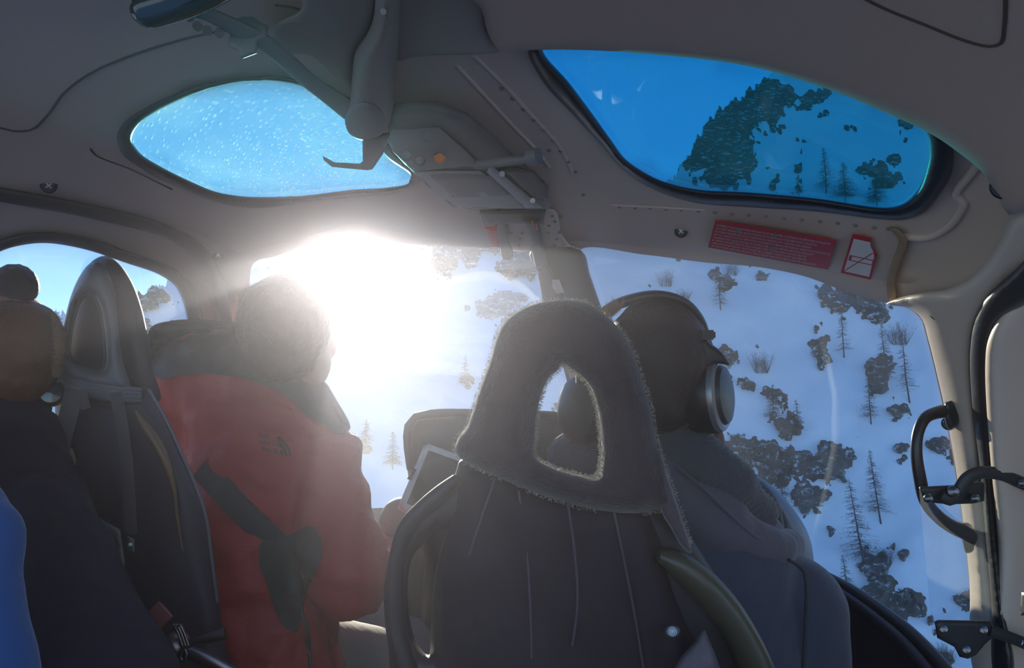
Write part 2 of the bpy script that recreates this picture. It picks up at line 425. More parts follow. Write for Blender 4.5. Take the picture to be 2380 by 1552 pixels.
def field(px, py, blobs_, base=-.86, k=1.35):
    f = base + k * sample(NB, px, py) + .42 * sample(NF, px, py)
    g = np.full(px.shape, 0.0)
    for (cx, cy, sx, sy, a, ang) in blobs_:
        ca, sa = math.cos(math.radians(ang)), math.sin(math.radians(ang)); dx = px - cx; dy = py - cy
        u = (dx * ca + dy * sa) / sx; w = (-dx * sa + dy * ca) / sy
        g = np.maximum(g, (a + .12) * np.exp(-(u * u + w * w) ** 1.5))
    return f + g
def rock_patch(name, box_, blobs_, step=4.5, avoid=(), base=-.86, k=1.35, amp=3.0, m=None):
    x0, y0, x1, y1 = box_
    px, py = np.meshgrid(np.arange(x0, x1 + step, step), np.arange(y0, y1 + step, step))
    rdg = np.interp(px, rs_x, ridge); py = np.maximum(py, rdg - 1)
    f = field(px, py, blobs_, base, k)
    if len(avoid): f = f - 1.6 * (field(px, py, avoid, 0, 0) - .42 * sample(NF, px, py))
    h = amp * np.clip(f, -.25, .5) + np.where(f > 0, 2.6, 0.0) * np.abs(sample(NR, px, py)) * np.clip(f * 6, 0, 1)
    t = _plane_t(px, py) + sample(NS, px, py) * 5.0 - h
    g = grid_pts(px, py, t).reshape(-1, 3); n, mm = px.shape
    keep = f > -.06; Fc = []; used = {}; V = []
    def vid(q):
        if q not in used: used[q] = len(V); V.append(tuple(g[q]))
        return used[q]
    for j in range(n - 1):
        for i in range(mm - 1):
            if keep[j, i] or keep[j+1, i] or keep[j, i+1] or keep[j+1, i+1]:
                if py[j + 1, i] - py[j, i] < .1: continue
                Fc.append(tuple(vid(q) for q in (j*mm+i, (j+1)*mm+i, (j+1)*mm+i+1, j*mm+i+1)))
    if not Fc: return None
    return link(name, mesh(name, V, Fc, True, 30), m or M_rock)
GRP = None
outc = [
 ((1820, 610, 2140, 880), [(1960, 690, 125, 62, .95, 22), (1905, 800, 42, 62, .85, 10)], 'large dark rock cliff on the snow slope just under the red placards'),
 ((1660, 1010, 2020, 1175), [(1850, 1092, 125, 50, .95, 8), (1740, 1060, 70, 40, .6, 0)], 'broad rock outcrop with snow ledge, right of the grey hood'),
 ((1680, 860, 1920, 1030), [(1790, 935, 85, 45, .62, 35), (1740, 880, 35, 30, .5, 0), (1840, 980, 60, 40, .6, 30)], 'broken rock band on the snow right of the headset ear cup'),
 ((1950, 760, 2160, 1010), [(2060, 870, 60, 90, .62, 10), (2080, 960, 50, 30, .6, 0)], 'scattered rocks under larches on snow near the beige window pillar'),
 ((980, 560, 1270, 680), [(1130, 600, 120, 52, .85, 8)], 'grey rock face at the top of the left windscreen'),
 ((1080, 670, 1260, 780), [(1160, 705, 62, 24, .72, -15)], 'small rock ledge on snow above the fleece headrest'),
 ((1640, 600, 1800, 860), [(1690, 650, 40, 50, .62, 10), (1760, 655, 40, 30, .5, 0), (1700, 750, 40, 60, .5, 20)], 'rock patches on snow directly above the headset wearer'),
 ((1540, 120, 1860, 460), [(1650, 340, 110, 95, 1.25, -45), (1770, 225, 130, 55, 1.15, -40)], 'rocky mountain shoulder seen through the blue roof window'),
 ((1840, 150, 2050, 330), [(1910, 215, 70, 22, .75, -30), (1900, 270, 60, 14, .6, -15), (1990, 300, 40, 14, .6, 0)], 'dark rock streaks crossing snow in the blue roof window'),
 ((1980, 200, 2200, 480), [(2110, 295, 55, 45, .85, 0), (2060, 420, 70, 60, .62, 30)], 'rounded dark rocks at the right end of the blue roof window'),
 ((1990, 1250, 2080, 1370), [(2035, 1310, 32, 16, .7, 35)], 'small rock at the foot of the tall larch'),
 ((320, 630, 470, 800), [(360, 690, 70, 30, 1.1, -10), (420, 720, 40, 60, 1.0, 0)], 'wooded rocky hillside in the side window beside the left seat'),
]
for bx, bl, lb in outc:
    o = rock_patch('rock_outcrop', bx, bl)
    if o: tag(o, lb, 'rock')
small = [(880, 865, 26, 8, .55, -10), (905, 885, 40, 8, .6, -5), (865, 925, 20, 8, .5, 0), (960, 920, 14, 7, .5, 0), (1085, 880, 30, 22, .5, 0), (1010, 895, 40, 7, .45, -15), (930, 1080, 26, 18, .6, 0),
         (850, 1045, 20, 10, .55, 0), (955, 770, 40, 10, .4, 0), (1500, 660, 20, 12, .5, 0), (1580, 690, 18, 12, .45, 0), (1755, 800, 26, 18, .5, 0), (1945, 875, 24, 12, .55, 20), (1880, 640, 30, 14, .5, 0),
         (2025, 1060, 14, 8, .5, 0), (2175, 1030, 26, 14, .55, 0), (1935, 1240, 14, 34, .5, -30), (2115, 1410, 16, 10, .55, 0), (1975, 960, 18, 10, .5, 0), (2000, 885, 24, 14, .5, 0), (1820, 640, 22, 10, .5, 0),
         (2180, 1530, 60, 26, .6, 20), (2060, 1340, 30, 10, .5, 35), (1930, 930, 24, 10, .5, 0), (2090, 1040, 18, 10, .5, 0), (900, 1000, 12, 8, .5, 0), (1985, 185, 40, 12, .5, -20), (1790, 690, 30, 10, .5, 0)]
o = rock_patch('scattered_stones', (560, 560, 2300, 1600), small, step=5, amp=2.0, base=-.82, k=.95, avoid=[q for _b, l_, _t in outc for q in l_])
tag(o, 'scattered small dark stones poking through the snow slope', 'stones', kind='stuff')

# larches and bushes standing on the slope
def slope_pt(px, py):
    a = np.array([[float(px)]]); b = np.array([[float(py)]])
    t = _plane_t(a, b) + sample(NS, a, b) * 5.0
    return Vector(grid_pts(a, b, t)[0, 0]), float(t[0, 0])
M_bark = mat('larch_bark', (.05, .04, .035), .95, var=.3, vscale=3)
def strands(name, segs, m, parent):
    "many fine tapered twigs as one mesh of three sided spikes"
    V = []; Fc = []
    for a, b, r in segs:
        a = Vector(a); b = Vector(b); t = (b - a).normalized(); u = t.orthogonal().normalized(); w = t.cross(u); s = len(V)
        for k in range(3):
            an = 2.094 * k; V.append(a + (u * math.cos(an) + w * math.sin(an)) * r)
        V.append(b); Fc += [(s, s+1, s+3), (s+1, s+2, s+3), (s+2, s, s+3)]
    return link(name, mesh(name, V, Fc, False), m, parent)
def larch(px, py, hpx, label, dens=1.0, lean=0.0, wide=.16):
    rnd = random.Random(int(px * 7 + py)); base, d = slope_pt(px, py); h = hpx / F * d * 1.03
    r = empty('larch_tree', label, 'tree', 'bare larches on the snow slope')
    tops = base + Vector((lean * h, 0, h)); sw = rnd.uniform(-.02, .02) * h
    tp = [base - Vector((0, 0, .6)), base.lerp(tops, .35) + Vector((sw, 0, 0)), base.lerp(tops, .7), tops]
    tube('trunk', tp, [h * .009 + .04, h * .007 + .03, h * .004 + .02, .02], M_bark, r, seg=7)
    segs = []
    for k in range(int(190 * dens)):
        t = .16 + .82 * rnd.random(); p = base.lerp(tops, t) + Vector((sw * math.sin(t * 3.1) , 0, 0)); a = rnd.uniform(0, 6.283); L = h * wide * (1.08 - t) * rnd.uniform(.7, 1.5) + .2
        dv = Vector((math.cos(a), math.sin(a), rnd.uniform(-.35, .05))); e = p + dv * L; segs.append((p, e, .03 + .02 * (1 - t)))
        for q in range(7):
            s = p.lerp(e, rnd.uniform(.3, 1)); segs.append((s, s + Vector((rnd.uniform(-.5, .5), rnd.uniform(-.5, .5), rnd.uniform(-.8, -.05))) * L * .38, .018))
    strands('branches', segs, M_bark, r); setbase(r); return r
def bush(px, py, hpx, label, n=60):
    rnd = random.Random(int(px * 3 + py)); base, d = slope_pt(px, py); h = hpx / F * d
    segs = []
    for k in range(n):
        a = rnd.uniform(0, 6.283); rr = rnd.uniform(0, .9); p = base + Vector((math.cos(a) * .25 * h, math.sin(a) * .2 * h, -.2))
        e = base + Vector((math.cos(a) * rr * h * .8, math.sin(a) * rr * h * .6, h * rnd.uniform(.45, 1))); segs.append((p, e, .035))
        for q in range(3):
            s = p.lerp(e, rnd.uniform(.4, .9)); segs.append((s, s + Vector((rnd.uniform(-.4, .4), rnd.uniform(-.4, .4), rnd.uniform(.1, .5))) * h * .5, .02))
    o = strands('leafless_shrub', segs, M_bark, None); tag(o, label, 'shrub', 'leafless shrubs on the snow slope'); return o
larch(2012, 1325, 205, 'tall bare larch leaning left, nearest the rock at the bottom', 1.3, -.13, .2)
larch(2048, 1215, 165, 'bare larch on its own small rock left of the black grab handle', 1.2, -.1, .17)
larch(1972, 1400, 105, 'faint small larch lowest on the slope', .7, -.06, .2)
larch(2062, 900, 150, 'slim larch among rocks right of the cliff', 1.0, -.03)
larch(2115, 935, 165, 'thin larch closest to the beige window pillar', .8, -.05, .12)
larch(1962, 830, 120, 'larch standing on the cliff edge under the placards', .8, 0)
larch(2025, 985, 120, 'larch above the scattered rocks, middle of the slope', .8, 0)
larch(1800, 980, 85, 'short larch beside the headset ear cup', .9, 0, .22)
larch(1855, 1010, 80, 'short larch on the broken rock band', .8, 0, .2)
larch(1822, 1180, 105, 'small larch at the rim of the instrument cowl', .8, -.03, .2)
larch(1675, 720, 95, 'small larch above the head of the headset wearer', .7, 0, .2)
larch(1082, 900, 75, 'small larch on the snow left of the fleece headrest', 1.0, 0, .22)
larch(912, 1090, 85, 'squat larch right of the red jacket', 1.1, 0, .26)
larch(850, 1040, 65, 'tiny larch touching the red jacket shoulder', .9, 0, .24)
larch(1920, 450, 110, 'dark larch in the blue roof window, left of its clump', 1.2, 0, .2)
larch(1965, 470, 95, 'wide larch in the middle of the roof window clump', 1.6, 0, .32)
larch(2040, 480, 80, 'rightmost larch of the roof window clump', 1.6, 0, .34)
larch(1858, 455, 55, 'small larch near the lower edge of the blue roof window', .8, 0, .2)
bush(1548, 665, 45, 'sparse shrub on snow below the centre of the roof edge')
bush(1590, 700, 35, 'shrub just above the headset band')
bush(1770, 865, 55, 'bushy shrub left of the cliff arm', 90)
bush(2060, 1310, 40, 'shrub right of the tall larch foot', 70)
bush(2090, 800, 60, 'thick shrub at the top right of the windscreen', 90)
bush(1700, 640, 40, 'shrub on the rock patch under the roof edge')
bush(2195, 1540, 50, 'shrub on rocks at the bottom right corner', 80)

# ------------------------------------------------------------------ cabin structure
M_beige = mat('beige_liner', (.52, .385, .30), .62, bump=.12, bscale=700, var=.05, vscale=3)
M_panel = mat('beige_painted_panel', (.72, .58, .48), .38, bump=.15, bscale=9, var=.05, vscale=4, bdist=.004)
M_seal = mat('black_rubber', (.018, .018, .02), .35, bump=.1, bscale=200)
M_black = mat('black_plastic', (.025, .024, .028), .42, bump=.1, bscale=300)
M_dark = mat('dark_vinyl', (.035, .032, .045), .5, bump=.2, bscale=250)
W1 = [(306,322),(320,292),(360,262),(430,228),(500,203),(560,191),(620,188),(680,196),(740,218),(800,262),(860,320),(905,370),(955,408),(950,425),(900,436),(820,441),(700,455),(620,458),(560,456),(500,445),(440,420),(370,385),(325,355)]
W2 = [(1262,112),(1400,108),(1550,118),(1700,140),(1830,170),(1960,215),(2080,262),(2150,300),(2160,350),(2153,390),(2137,435),(2105,470),(2065,482),(1890,460),(1740,447),(1620,440),(1540,421),(1490,396),(1452,368),(1420,325),(1375,262),(1325,195)]
W3 = [(590,612),(640,596),(700,574),(760,550),(822,542),(900,560),(1000,571),(1100,575),(1200,580),(1238,592),(1252,640),(1272,720),(1300,820),(1330,940),(1350,1100),(1200,1175),(950,1178),(750,1180),(620,1150),(590,1000),(582,850),(580,700)]
W4 = [(1345,583),(1500,592),(1640,610),(1760,620),(1870,642),(1960,675),(2040,700),(2100,712),(2138,738),(2155,790),(2175,870),(2195,960),(2222,1110),(2250,1330),(2268,1552),(2262,1640),(2190,1545),(2120,1472),(2060,1425),(1980,1370),(1900,1328),(1800,1290),(1600,1260),(1510,1180),(1470,1000),(1430,860),(1390,720)]
W5 = [(-90,640),(0,585),(50,570),(110,565),(200,580),(290,610),(370,638),(408,665),(425,700),(438,760),(450,900),(440,1050),(400,1110),(200,1125),(0,1120),(-90,1080)]
def Hd(px, py): return hull_d(px, py)
# the hull is split where its panels meet: roof, front with the windscreens, left side, right side
pad('ceiling', [(-700,-700),(3000,-700),(3000,420),(2420,520),(2330,600),(2110,660),(1960,640),(1860,620),(1640,585),(1350,560),(1230,560),(1000,552),(820,520),(700,552),(560,590),(500,560),(400,520),(200,480),(-100,460),(-700,600)],
    M_panel, holes=[cr(W1, 14), cr(W2, 14)], dfn=Hd, T=.02, flat=True, sp=34, smooth=False)['kind'] = 'structure'
o = pad('wall_front', [(560,590),(700,552),(820,520),(1000,552),(1230,560),(1350,560),(1640,585),(1860,620),(1960,640),(2110,660),(2330,600),(2420,900),(2420,3800),(540,3800),(520,900)],
    [M_panel, M_dark], holes=[cr(W3, 14), cr(W4, 14)], dfn=Hd, T=.02, flat=True, sp=34, smooth=False); o['kind'] = 'structure'
for p in o.data.polygons:
    x, y = px_of(p.center)
    if y > 1150 and x < 2215: p.material_index = 1
    if 1240 < x < 1520 and y > 610: p.material_index = 1
o = pad('wall_left', [(-700,600),(-100,460),(200,480),(400,520),(500,560),(560,590),(520,900),(540,3800),(-700,3800)], M_panel, holes=[cr(W5, 14)], dfn=Hd, T=.02, flat=True, sp=34, smooth=False); o['kind'] = 'structure'
o = pad('wall_right', [(2330,600),(2420,520),(3000,420),(3000,3800),(2420,3800),(2420,900)], M_panel, dfn=Hd, T=.02, flat=True, sp=40, smooth=False); o['kind'] = 'structure'
# floor
gx = 12; V = []; Fc = []
for j in range(gx + 1):
    for i in range(gx + 1): V.append((-1.15 + 1.9 * i / gx, -1.0 + 3.0 * j / gx, .04 + (.0 if j < 9 else .02 * (j - 9))))
Fc = [(j*(gx+1)+i, j*(gx+1)+i+1, (j+1)*(gx+1)+i+1, (j+1)*(gx+1)+i) for j in range(gx) for i in range(gx)]
o = link('floor', mesh('floor', V, Fc), mat('grey_floor', (.12, .12, .13), .8, bump=.2)); o['kind'] = 'structure'
md = o.modifiers.new('thick', 'SOLIDIFY'); md.thickness = .02; md.offset = -1

G_blue = glass('blue_tinted_acrylic', (.03, .48, .66), dirt=.03, refl=1.6, rough=.45)
G_blue2 = glass('scratched_blue_acrylic', (.20, .70, .80), dirt=.2, refl=1.0, rough=.5, arcs=tuple(P(985, 560, 1.2)), spots=1.0)
G_clear = glass('clear_acrylic', (.93, .96, .97), dirt=.035, refl=.9, rough=.5, spots=.10)
def pane(name, outline, m, grow=1.0, off=-.006):
    c = np.mean(outline, 0); o2 = [tuple(c + (np.array(p) - c) * grow) for p in outline]
    o = pad(name, o2, m, dfn=lambda x, y: hull_d(x, y) - off, T=.004, flat=True, sp=40); o['kind'] = 'structure'; return o
w = pane('window_1', W1, G_blue2, 1.03); w['label'] = 'scratched blue tinted roof window on the left, sun glare at its lower edge'
w = pane('window_2', W2, G_blue, 1.03); w['label'] = 'deep blue tinted roof window on the right'
w = pane('window_3', W3, G_clear, 1.02); w['label'] = 'left windscreen with sun shining in'
w = pane('window_4', W4, G_clear, 1.01); w['label'] = 'right windscreen looking out on larches and rocks'
w = pane('window_5', W5, G_clear, 1.02); w['label'] = 'side window left of the left seat'
def ring(name, inner, outer, m, off=.012, T=.03, r=14, sp=14, parent=None):
    return pad(name, outer, m, dfn=lambda x, y: hull_d(x, y) - off, T=T, r=r, holes=[inner], sp=sp, parent=parent)
# rubber seals
o = ring('trim_1', W1, [(272,318),(285,288),(330,255),(420,213),(500,190),(560,182),(640,178),(700,186),(770,212),(830,262),(880,315),(925,362),(975,405),(968,428),(920,446),(820,455),(700,470),(620,482),(550,480),(480,462),(400,428),(330,392),(285,358)], M_seal); o['kind'] = 'structure'
o['label'] = 'grey rubber seal round the left roof window'
o = ring('trim_2', W2, [(1228,112),(1300,100),(1400,92),(1550,100),(1700,120),(1850,150),(1980,195),(2100,245),(2190,300),(2215,345),(2212,400),(2185,450),(2150,492),(2105,510),(2050,510),(1900,492),(1750,482),(1610,470),(1510,436),(1448,394),(1395,335),(1330,265),(1262,190)], M_seal, T=.04, r=20); o['kind'] = 'structure'
o['label'] = 'black rubber seal round the right roof window'
o = ring('trim_3', W5, [(-110,640),(0,560),(50,545),(110,540),(210,555),(310,590),(400,622),(445,660),(462,700),(475,770),(485,900),(475,1060),(420,1140),(200,1150),(0,1145),(-110,1100)], mat('grey_rubber', (.10, .095, .09), .5), T=.03, r=12); o['kind'] = 'structure'
o['label'] = 'dark inner rim of the left side window'
tp = [(-120,470),(0,452),(100,470),(250,500),(380,535),(450,575),(495,640),(518,720),(530,800),(540,950),(540,1150)]
o = tube('trim_4', [S(x, y, .012) for x, y in tp], .017, MATS['grey_rubber'], flatten=.5, seg=10); o['kind'] = 'structure'; o['label'] = 'grey door seal arching over the left side window'
# rear ceiling liner, nearer than the roof frame
def Ld(px, py): return hull_d(px, py) - .05 - .02 * math.exp(-((px - 2300) / 260) ** 2)
lin_o = [(-900,-800),(3000,-800),(3000,300),(2600,420),(2400,475),(2345,500),(2318,455),(2285,402),(2235,360),(2170,315),(2040,254),(1940,213),(1800,168),(1690,145),(1490,124),(1350,116),(1220,117),(1165,122),(1142,95),(1128,60),(1118,20),(1000,-60),(880,-80),(700,-140),(400,-140),(0,-60),(-400,0),(-900,60)]
o = pad('trim_5', lin_o, M_beige, dfn=Ld, T=.035, r=26, sp=30); o['kind'] = 'structure'; o['label'] = 'padded beige rear ceiling liner arching over the right roof window'
# right window pillar (beige), black door seal, door panel
def off(v): return lambda x, y: hull_d(x, y) - v
o = pad('trim_6', [(2060,706),(2110,716),(2142,740),(2158,790),(2178,870),(2198,960),(2225,1110),(2252,1330),(2270,1570),(2325,1570),(2308,1390),(2290,1200),(2270,1000),(2260,850),(2268,775),(2295,715),(2345,655),(2420,600),(2420,480),(2350,505),(2325,555),(2262,640),(2200,672),(2130,680)],
        M_panel, dfn=off(.035), T=.06, r=34, sp=14); o['kind'] = 'structure'; o['label'] = 'beige pillar between the right windscreen and the door'
o = pad('trim_7', [(2430,560),(2345,640),(2290,690),(2264,740),(2252,815),(2258,950),(2274,1070),(2290,1250),(2303,1390),(2312,1570),(2352,1570),(2335,1400),(2318,1250),(2305,1050),(2300,850),(2305,790),(2325,745),(2430,670)],
        M_seal, dfn=off(.055), T=.05, r=18, sp=12); o['kind'] = 'structure'; o['label'] = 'black leather-look seal strip along the beige pillar'
o = pad('door_1', [(2520,620),(2400,680),(2350,703),(2315,745),(2296,790),(2290,850),(2300,1050),(2318,1250),(2342,1590),(2600,1590),(2600,620)],
        M_panel, dfn=lambda x, y: hull_d(2305, y) - .07 + (x - 2305) * .00012, T=.07, r=30, sp=18); o['kind'] = 'structure'; o['label'] = 'beige door panel at the right edge'
# centre post of the windscreen and the riveted gusset that holds it
o = pad('trim_8', [(1232,585),(1352,583),(1372,640),(1400,722),(1440,860),(1475,1000),(1500,1150),(1390,1150),(1350,1000),(1320,860),(1285,720),(1262,650)], M_black, dfn=off(.03), T=.05, r=24, sp=16); o['kind'] = 'structure'; o['label'] = 'black centre post between the two windscreens'

# unseen walls added behind the camera: shade the right, rear one kept low
o = box('added_shade_wall_right', (.84, -.35, .78), ((1, 0, 0), (0, 1, 0), (0, 0, 1)), (.03, 1.3, 1.45), M_panel, None, .004); o['kind'] = 'structure'
o = box('added_low_wall_rear', (-.10, -1.0, .36), ((1, 0, 0), (0, 1, 0), (0, 0, 1)), (1.9, .03, .62), M_beige, None, .004); o['kind'] = 'structure'

# ------------------------------------------------------------------ fittings on the roof
def HP(px, py, o=0.0): return P(px, py, hull_d(px, py) - o)
M_metal = mat('bare_metal', (.32, .32, .33), .35, metal=1, bump=.05)
M_dmetal = mat('dark_metal', (.12, .12, .13), .32, metal=.8)
M_grey = mat('grey_console', (.20, .20, .20), .5, bump=.15, bscale=400)
M_lgrey = mat('light_grey_panel', (.33, .34, .35), .45, bump=.1, bscale=400)
M_shroud = mat('grey_beige_shroud', (.24, .22, .19), .5, bump=.1, bscale=300, var=.08)
M_red = mat('red_plastic', (.75, .035, .03), .4)
M_white = mat('white_print', (.78, .76, .78), .5)
M_orange = mat('orange_mark', (.8, .22, .03), .5)
# centre spine shroud hanging from the roof
r = empty('overhead_shroud', 'rounded grey-beige shroud running down the roof centre, hook below it', 'roof shroud')
pad('cover', [(868,-90),(872,0),(866,50),(850,85),(826,125),(818,180),(812,240),(802,268),(804,296),(818,316),(846,325),(876,320),(902,296),(913,255),(920,180),(926,90),(930,0),(934,-90)], M_shroud, dfn=lambda x, y: hull_d(x, y) - .075, T=.11, r=50, sp=12, parent=r)
pad('side_flange', [(700,-60),(868,-60),(862,60),(822,125),(818,210),(790,190),(720,128),(640,122),(640,60),(700,20)], mat('beige_flange', (.40, .35, .30), .5), dfn=off(.022), T=.02, r=14, sp=16, parent=r)
pad('side_flange', [(930,-60),(1118,-60),(1128,60),(1145,100),(1165,118),(1130,125),(1010,128),(960,132),(922,140)], MATS['beige_flange'], dfn=off(.022), T=.02, r=14, sp=16, parent=r)
pad('end_knob', [(806,262),(830,238),(866,240),(890,262),(892,295),(872,318),(842,326),(815,314),(803,290)], M_grey, dfn=lambda x, y: hull_d(x, y) - .125, T=.04, r=38, sp=8, parent=r)
tube('screw_head', [HP(891, 27, .04), HP(891, 27, .135)], .0025, M_metal, r, seg=10)
setbase(r)
r = empty('hook_bracket', 'flat dark hook bracket under the end of the roof shroud', 'bracket')
pad('hook', [(842,318),(908,308),(890,358),(866,393),(855,396),(772,388),(752,372),(750,362),(757,366),(778,377),(836,380),(843,374)], M_grey, dfn=lambda x, y: hull_d(850, 330) - .09, T=.012, r=6, sp=8, smooth=False, parent=r)
setbase(r)
# long lever with grip
r = empty('overhead_lever', 'long dark lever slanting across the left roof with shiny black grip', 'lever')
D0 = lambda x, y: hull_d(x, y) - .07
pts = [(430,22),(480,32),(520,50),(560,70),(610,96),(660,136),(720,190),(770,226),(822,262)]
tube('arm', [P(x, y, D0(x, y)) for x, y in pts], [.008,.009,.010,.0115,.0105,.0105,.011,.013,.017], M_grey, r, seg=12, flatten=.5)
tube('grip', [P(x, y, D0(x, y)) for x, y in [(318,18),(322,20),(335,20),(380,8),(440,-10),(520,-34),(560,-48)]], [.006,.013,.0165,.0175,.0165,.012,.008], mat('gloss_black', (.02, .02, .024), .12, coat=.6), r, seg=24)
pad('mounting_block', [(540,48),(560,38),(590,38),(604,50),(624,60),(621,88),(600,98),(598,124),(560,138),(552,118),(530,108),(534,80)], M_grey, dfn=lambda x, y: D0(570, 80) + .012, T=.03, r=5, sp=8, smooth=False, parent=r)
for x, y in [(440, 38), (459, 60), (482, 70), (510, 76)]:
    tube('screw_head', [P(x, y, D0(x, y) + .002), P(x, y + 1, D0(x, y) - .012)], .0045, M_dmetal, r, seg=10)
setbase(r)
# overhead switch console
r = empty('overhead_console', 'grey overhead switch console in front of the roof shroud', 'console')
pad('housing', [(905,246),(940,238),(1012,236),(1085,262),(1130,300),(1190,356),(1240,398),(1274,432),(1281,482),(1262,488),(1100,487),(1052,480),(985,424),(930,372),(900,330)], mat('olive_grey', (.17, .17, .155), .5, bump=.1, bscale=400), dfn=off(.045), T=.07, r=22, sp=14, smooth=False, parent=r)
pad('switch_panel', [(905,300),(1020,296),(1075,342),(1118,384),(960,398),(912,352)], M_grey, dfn=off(.086), T=.008, r=6, sp=14, smooth=False, parent=r)
k = pad('front_panel', [(962,398),(1115,397),(1160,424),(1222,484),(1066,482),(1030,462)], M_lgrey, dfn=off(.088), T=.008, r=6, sp=14, smooth=False, parent=r)
pad('card_pocket', [(1000,408),(1030,404),(1140,408),(1166,430),(1190,452),(1176,456),(1140,456),(1120,447),(1112,458),(1052,458)], M_grey, dfn=off(.094), T=.006, r=3, sp=10, smooth=False, parent=k)
pad('side_cover', [(1164,390),(1196,388),(1240,396),(1275,432),(1272,468),(1240,462)], M_dark, dfn=off(.088), T=.008, r=5, sp=10, smooth=False, parent=r)
k = pad('side_rail', [(1140,382),(1152,392),(1262,484),(1222,484),(1130,400)], M_lgrey, dfn=off(.094), T=.006, r=4, sp=10, smooth=False, parent=r)
for x, y in [(1167, 404), (1238, 466)]: tube('rail_screw', [HP(x, y, .092), HP(x, y, .101)], .004, M_metal, k, seg=12)
tube('grab_bar', [HP(1106, 384, .11), HP(1150, 378, .118), HP(1245, 366, .118)], .006, M_grey, r, seg=10, smoothp=False)
tube('bar_end', [HP(1228, 366, .118), HP(1252, 362, .118)], .0105, M_grey, r, seg=12, smoothp=False)
for x, y, c in [(995, 315, M_grey), (1022, 365, M_orange), (945, 360, M_grey), (975, 372, M_grey)]:
    lathe('knob', HP(x, y, .088), (HP(x, y, .1) - HP(x, y, .088)), [(.008, 0), (.008, .006), (.005, .008), (.005, .014), (.001, .0145)], c, r, seg=16)
setbase(r)
# fittings in front of the console
r = empty('fire_cut_off_handle', 'dark lever with bright red tag hanging below the overhead console', 'handle')
pad('mount', [(1114,488),(1268,485),(1262,520),(1126,524)], M_black, dfn=off(.05), T=.035, r=6, sp=10, smooth=False, parent=r)
pad('red_tag', [(1126,526),(1158,526),(1163,575),(1141,574)], M_red, dfn=off(.058), T=.010, r=3, sp=8, smooth=False, parent=r)
pad('pull_lever', [(1156,520),(1174,520),(1184,560),(1193,588),(1188,602),(1178,606),(1168,601),(1160,560)], M_grey, dfn=off(.062), T=.014, r=7, sp=6, parent=r)
setbase(r)
r = empty('compass_strut', 'dark slotted strut dropping from console to the top of the fleece headrest', 'strut')  # strut taken for the standby compass post
pad('strut', [(1213,510),(1252,508),(1262,560),(1270,608),(1300,660),(1318,706),(1262,706),(1254,660),(1244,620),(1230,560)], M_black, dfn=off(.075), T=.02, r=6, sp=10, smooth=False, parent=r)
pad('clip', [(1244,620),(1256,620),(1258,634),(1246,634)], M_metal, dfn=off(.09), T=.006, r=2, sp=4, smooth=False, parent=r)
pad('paper_label', [(1283,648),(1300,650),(1312,680),(1296,682),(1284,666)], M_white, dfn=off(.088), T=.002, r=1, sp=6, smooth=False, parent=r)
for x, y in [(1236, 512), (1246, 520), (1290, 690)]: pad('orange_mark', [(x, y), (x + 3, y), (x + 4, y + 14), (x + 1, y + 14)], M_orange, dfn=off(.0875), T=.002, r=1, sp=5, smooth=False, parent=r)
setbase(r)
r = pad('trim_9', [(1170,500),(1290,488),(1305,540),(1325,568),(1352,580),(1330,590),(1318,604),(1308,622),(1272,624),(1264,600),(1240,585),(1180,578)], M_panel, dfn=off(.022), T=.03, r=16, sp=10)
r['kind'] = 'structure'; r['label'] = 'riveted beige gusset above the centre post'
def rivet(px, py, o, parent, rad=.0032):
    p = HP(px, py, o); n = (CAM - p).normalized(); return lathe('rivet', p + n * -.001, n, [(rad, 0), (rad * .9, rad * .45), (rad * .55, rad * .75), (.0001, rad * .85)], M_shroud, parent, seg=10)
for x, y in [(1255,501),(1283,501),(1304,503),(1289,514),(1276,523),(1275,539),(1301,540),(1294,554),(1289,568),(1313,569),(1334,574),(1188,540),(1213,540),(1209,554),(1205,568)]: rivet(x, y, .037, r)
# seams and ribs of the roof panel, and the rivet rows
ceil_ = bpy.data.objects['ceiling']
for x, y in [(1440,480),(1476,482),(1511,483),(1548,485),(1583,487),(1623,490),(1661,493),(1700,496),(1740,499),(1780,502),(1822,506),(1863,510),(1906,514),(1947,518),(1988,523),(2031,528),(2065,531),
             (1166,205),(1192,229),(1217,253),(1240,277),(1263,301),(1285,326),(1303,350),(1321,375),(1338,399),(1276,349),(1356,452)]: rivet(x, y, .002, ceil_, .003)
M_seam = mat('roof_seam', (.10, .085, .07), .8)  # dark brown colour of the roof panel seams
for pl in [[(1060,150),(1130,225),(1200,300),(1250,352),(1276,388)], [(1100,128),(1165,190),(1240,272),(1300,340),(1330,400)], [(1420,476),(1500,480),(1640,488)]]:
    tube('rib', [HP(x, y, -.001) for x, y in pl], .0035, M_panel, ceil_, seg=8, flatten=.7)
for pl in [[(0,297),(30,304),(70,302),(110,268),(150,215),(220,165),(330,120),(450,85),(545,66)], [(625,98),(690,118),(760,128),(820,118)], [(640,12),(690,20),(740,48)], [(210,345),(225,362),(300,392),(400,440)], [(1160,118),(1130,95),(1128,40),(1090,0)]]:
    tube('seam', [HP(x, y, .001) for x, y in pl], .0013, M_seam, ceil_, seg=6)
tr5 = bpy.data.objects['trim_5']
tube('seam', [P(x, y, Ld(x, y) - .017) for x, y in [(1980,-20),(2060,20),(2160,60),(2250,95),(2300,106),(2325,100),(2335,60),(2338,-20)]], .0016, mat('brown_seam', (.09, .05, .035), .7), tr5, seg=6)
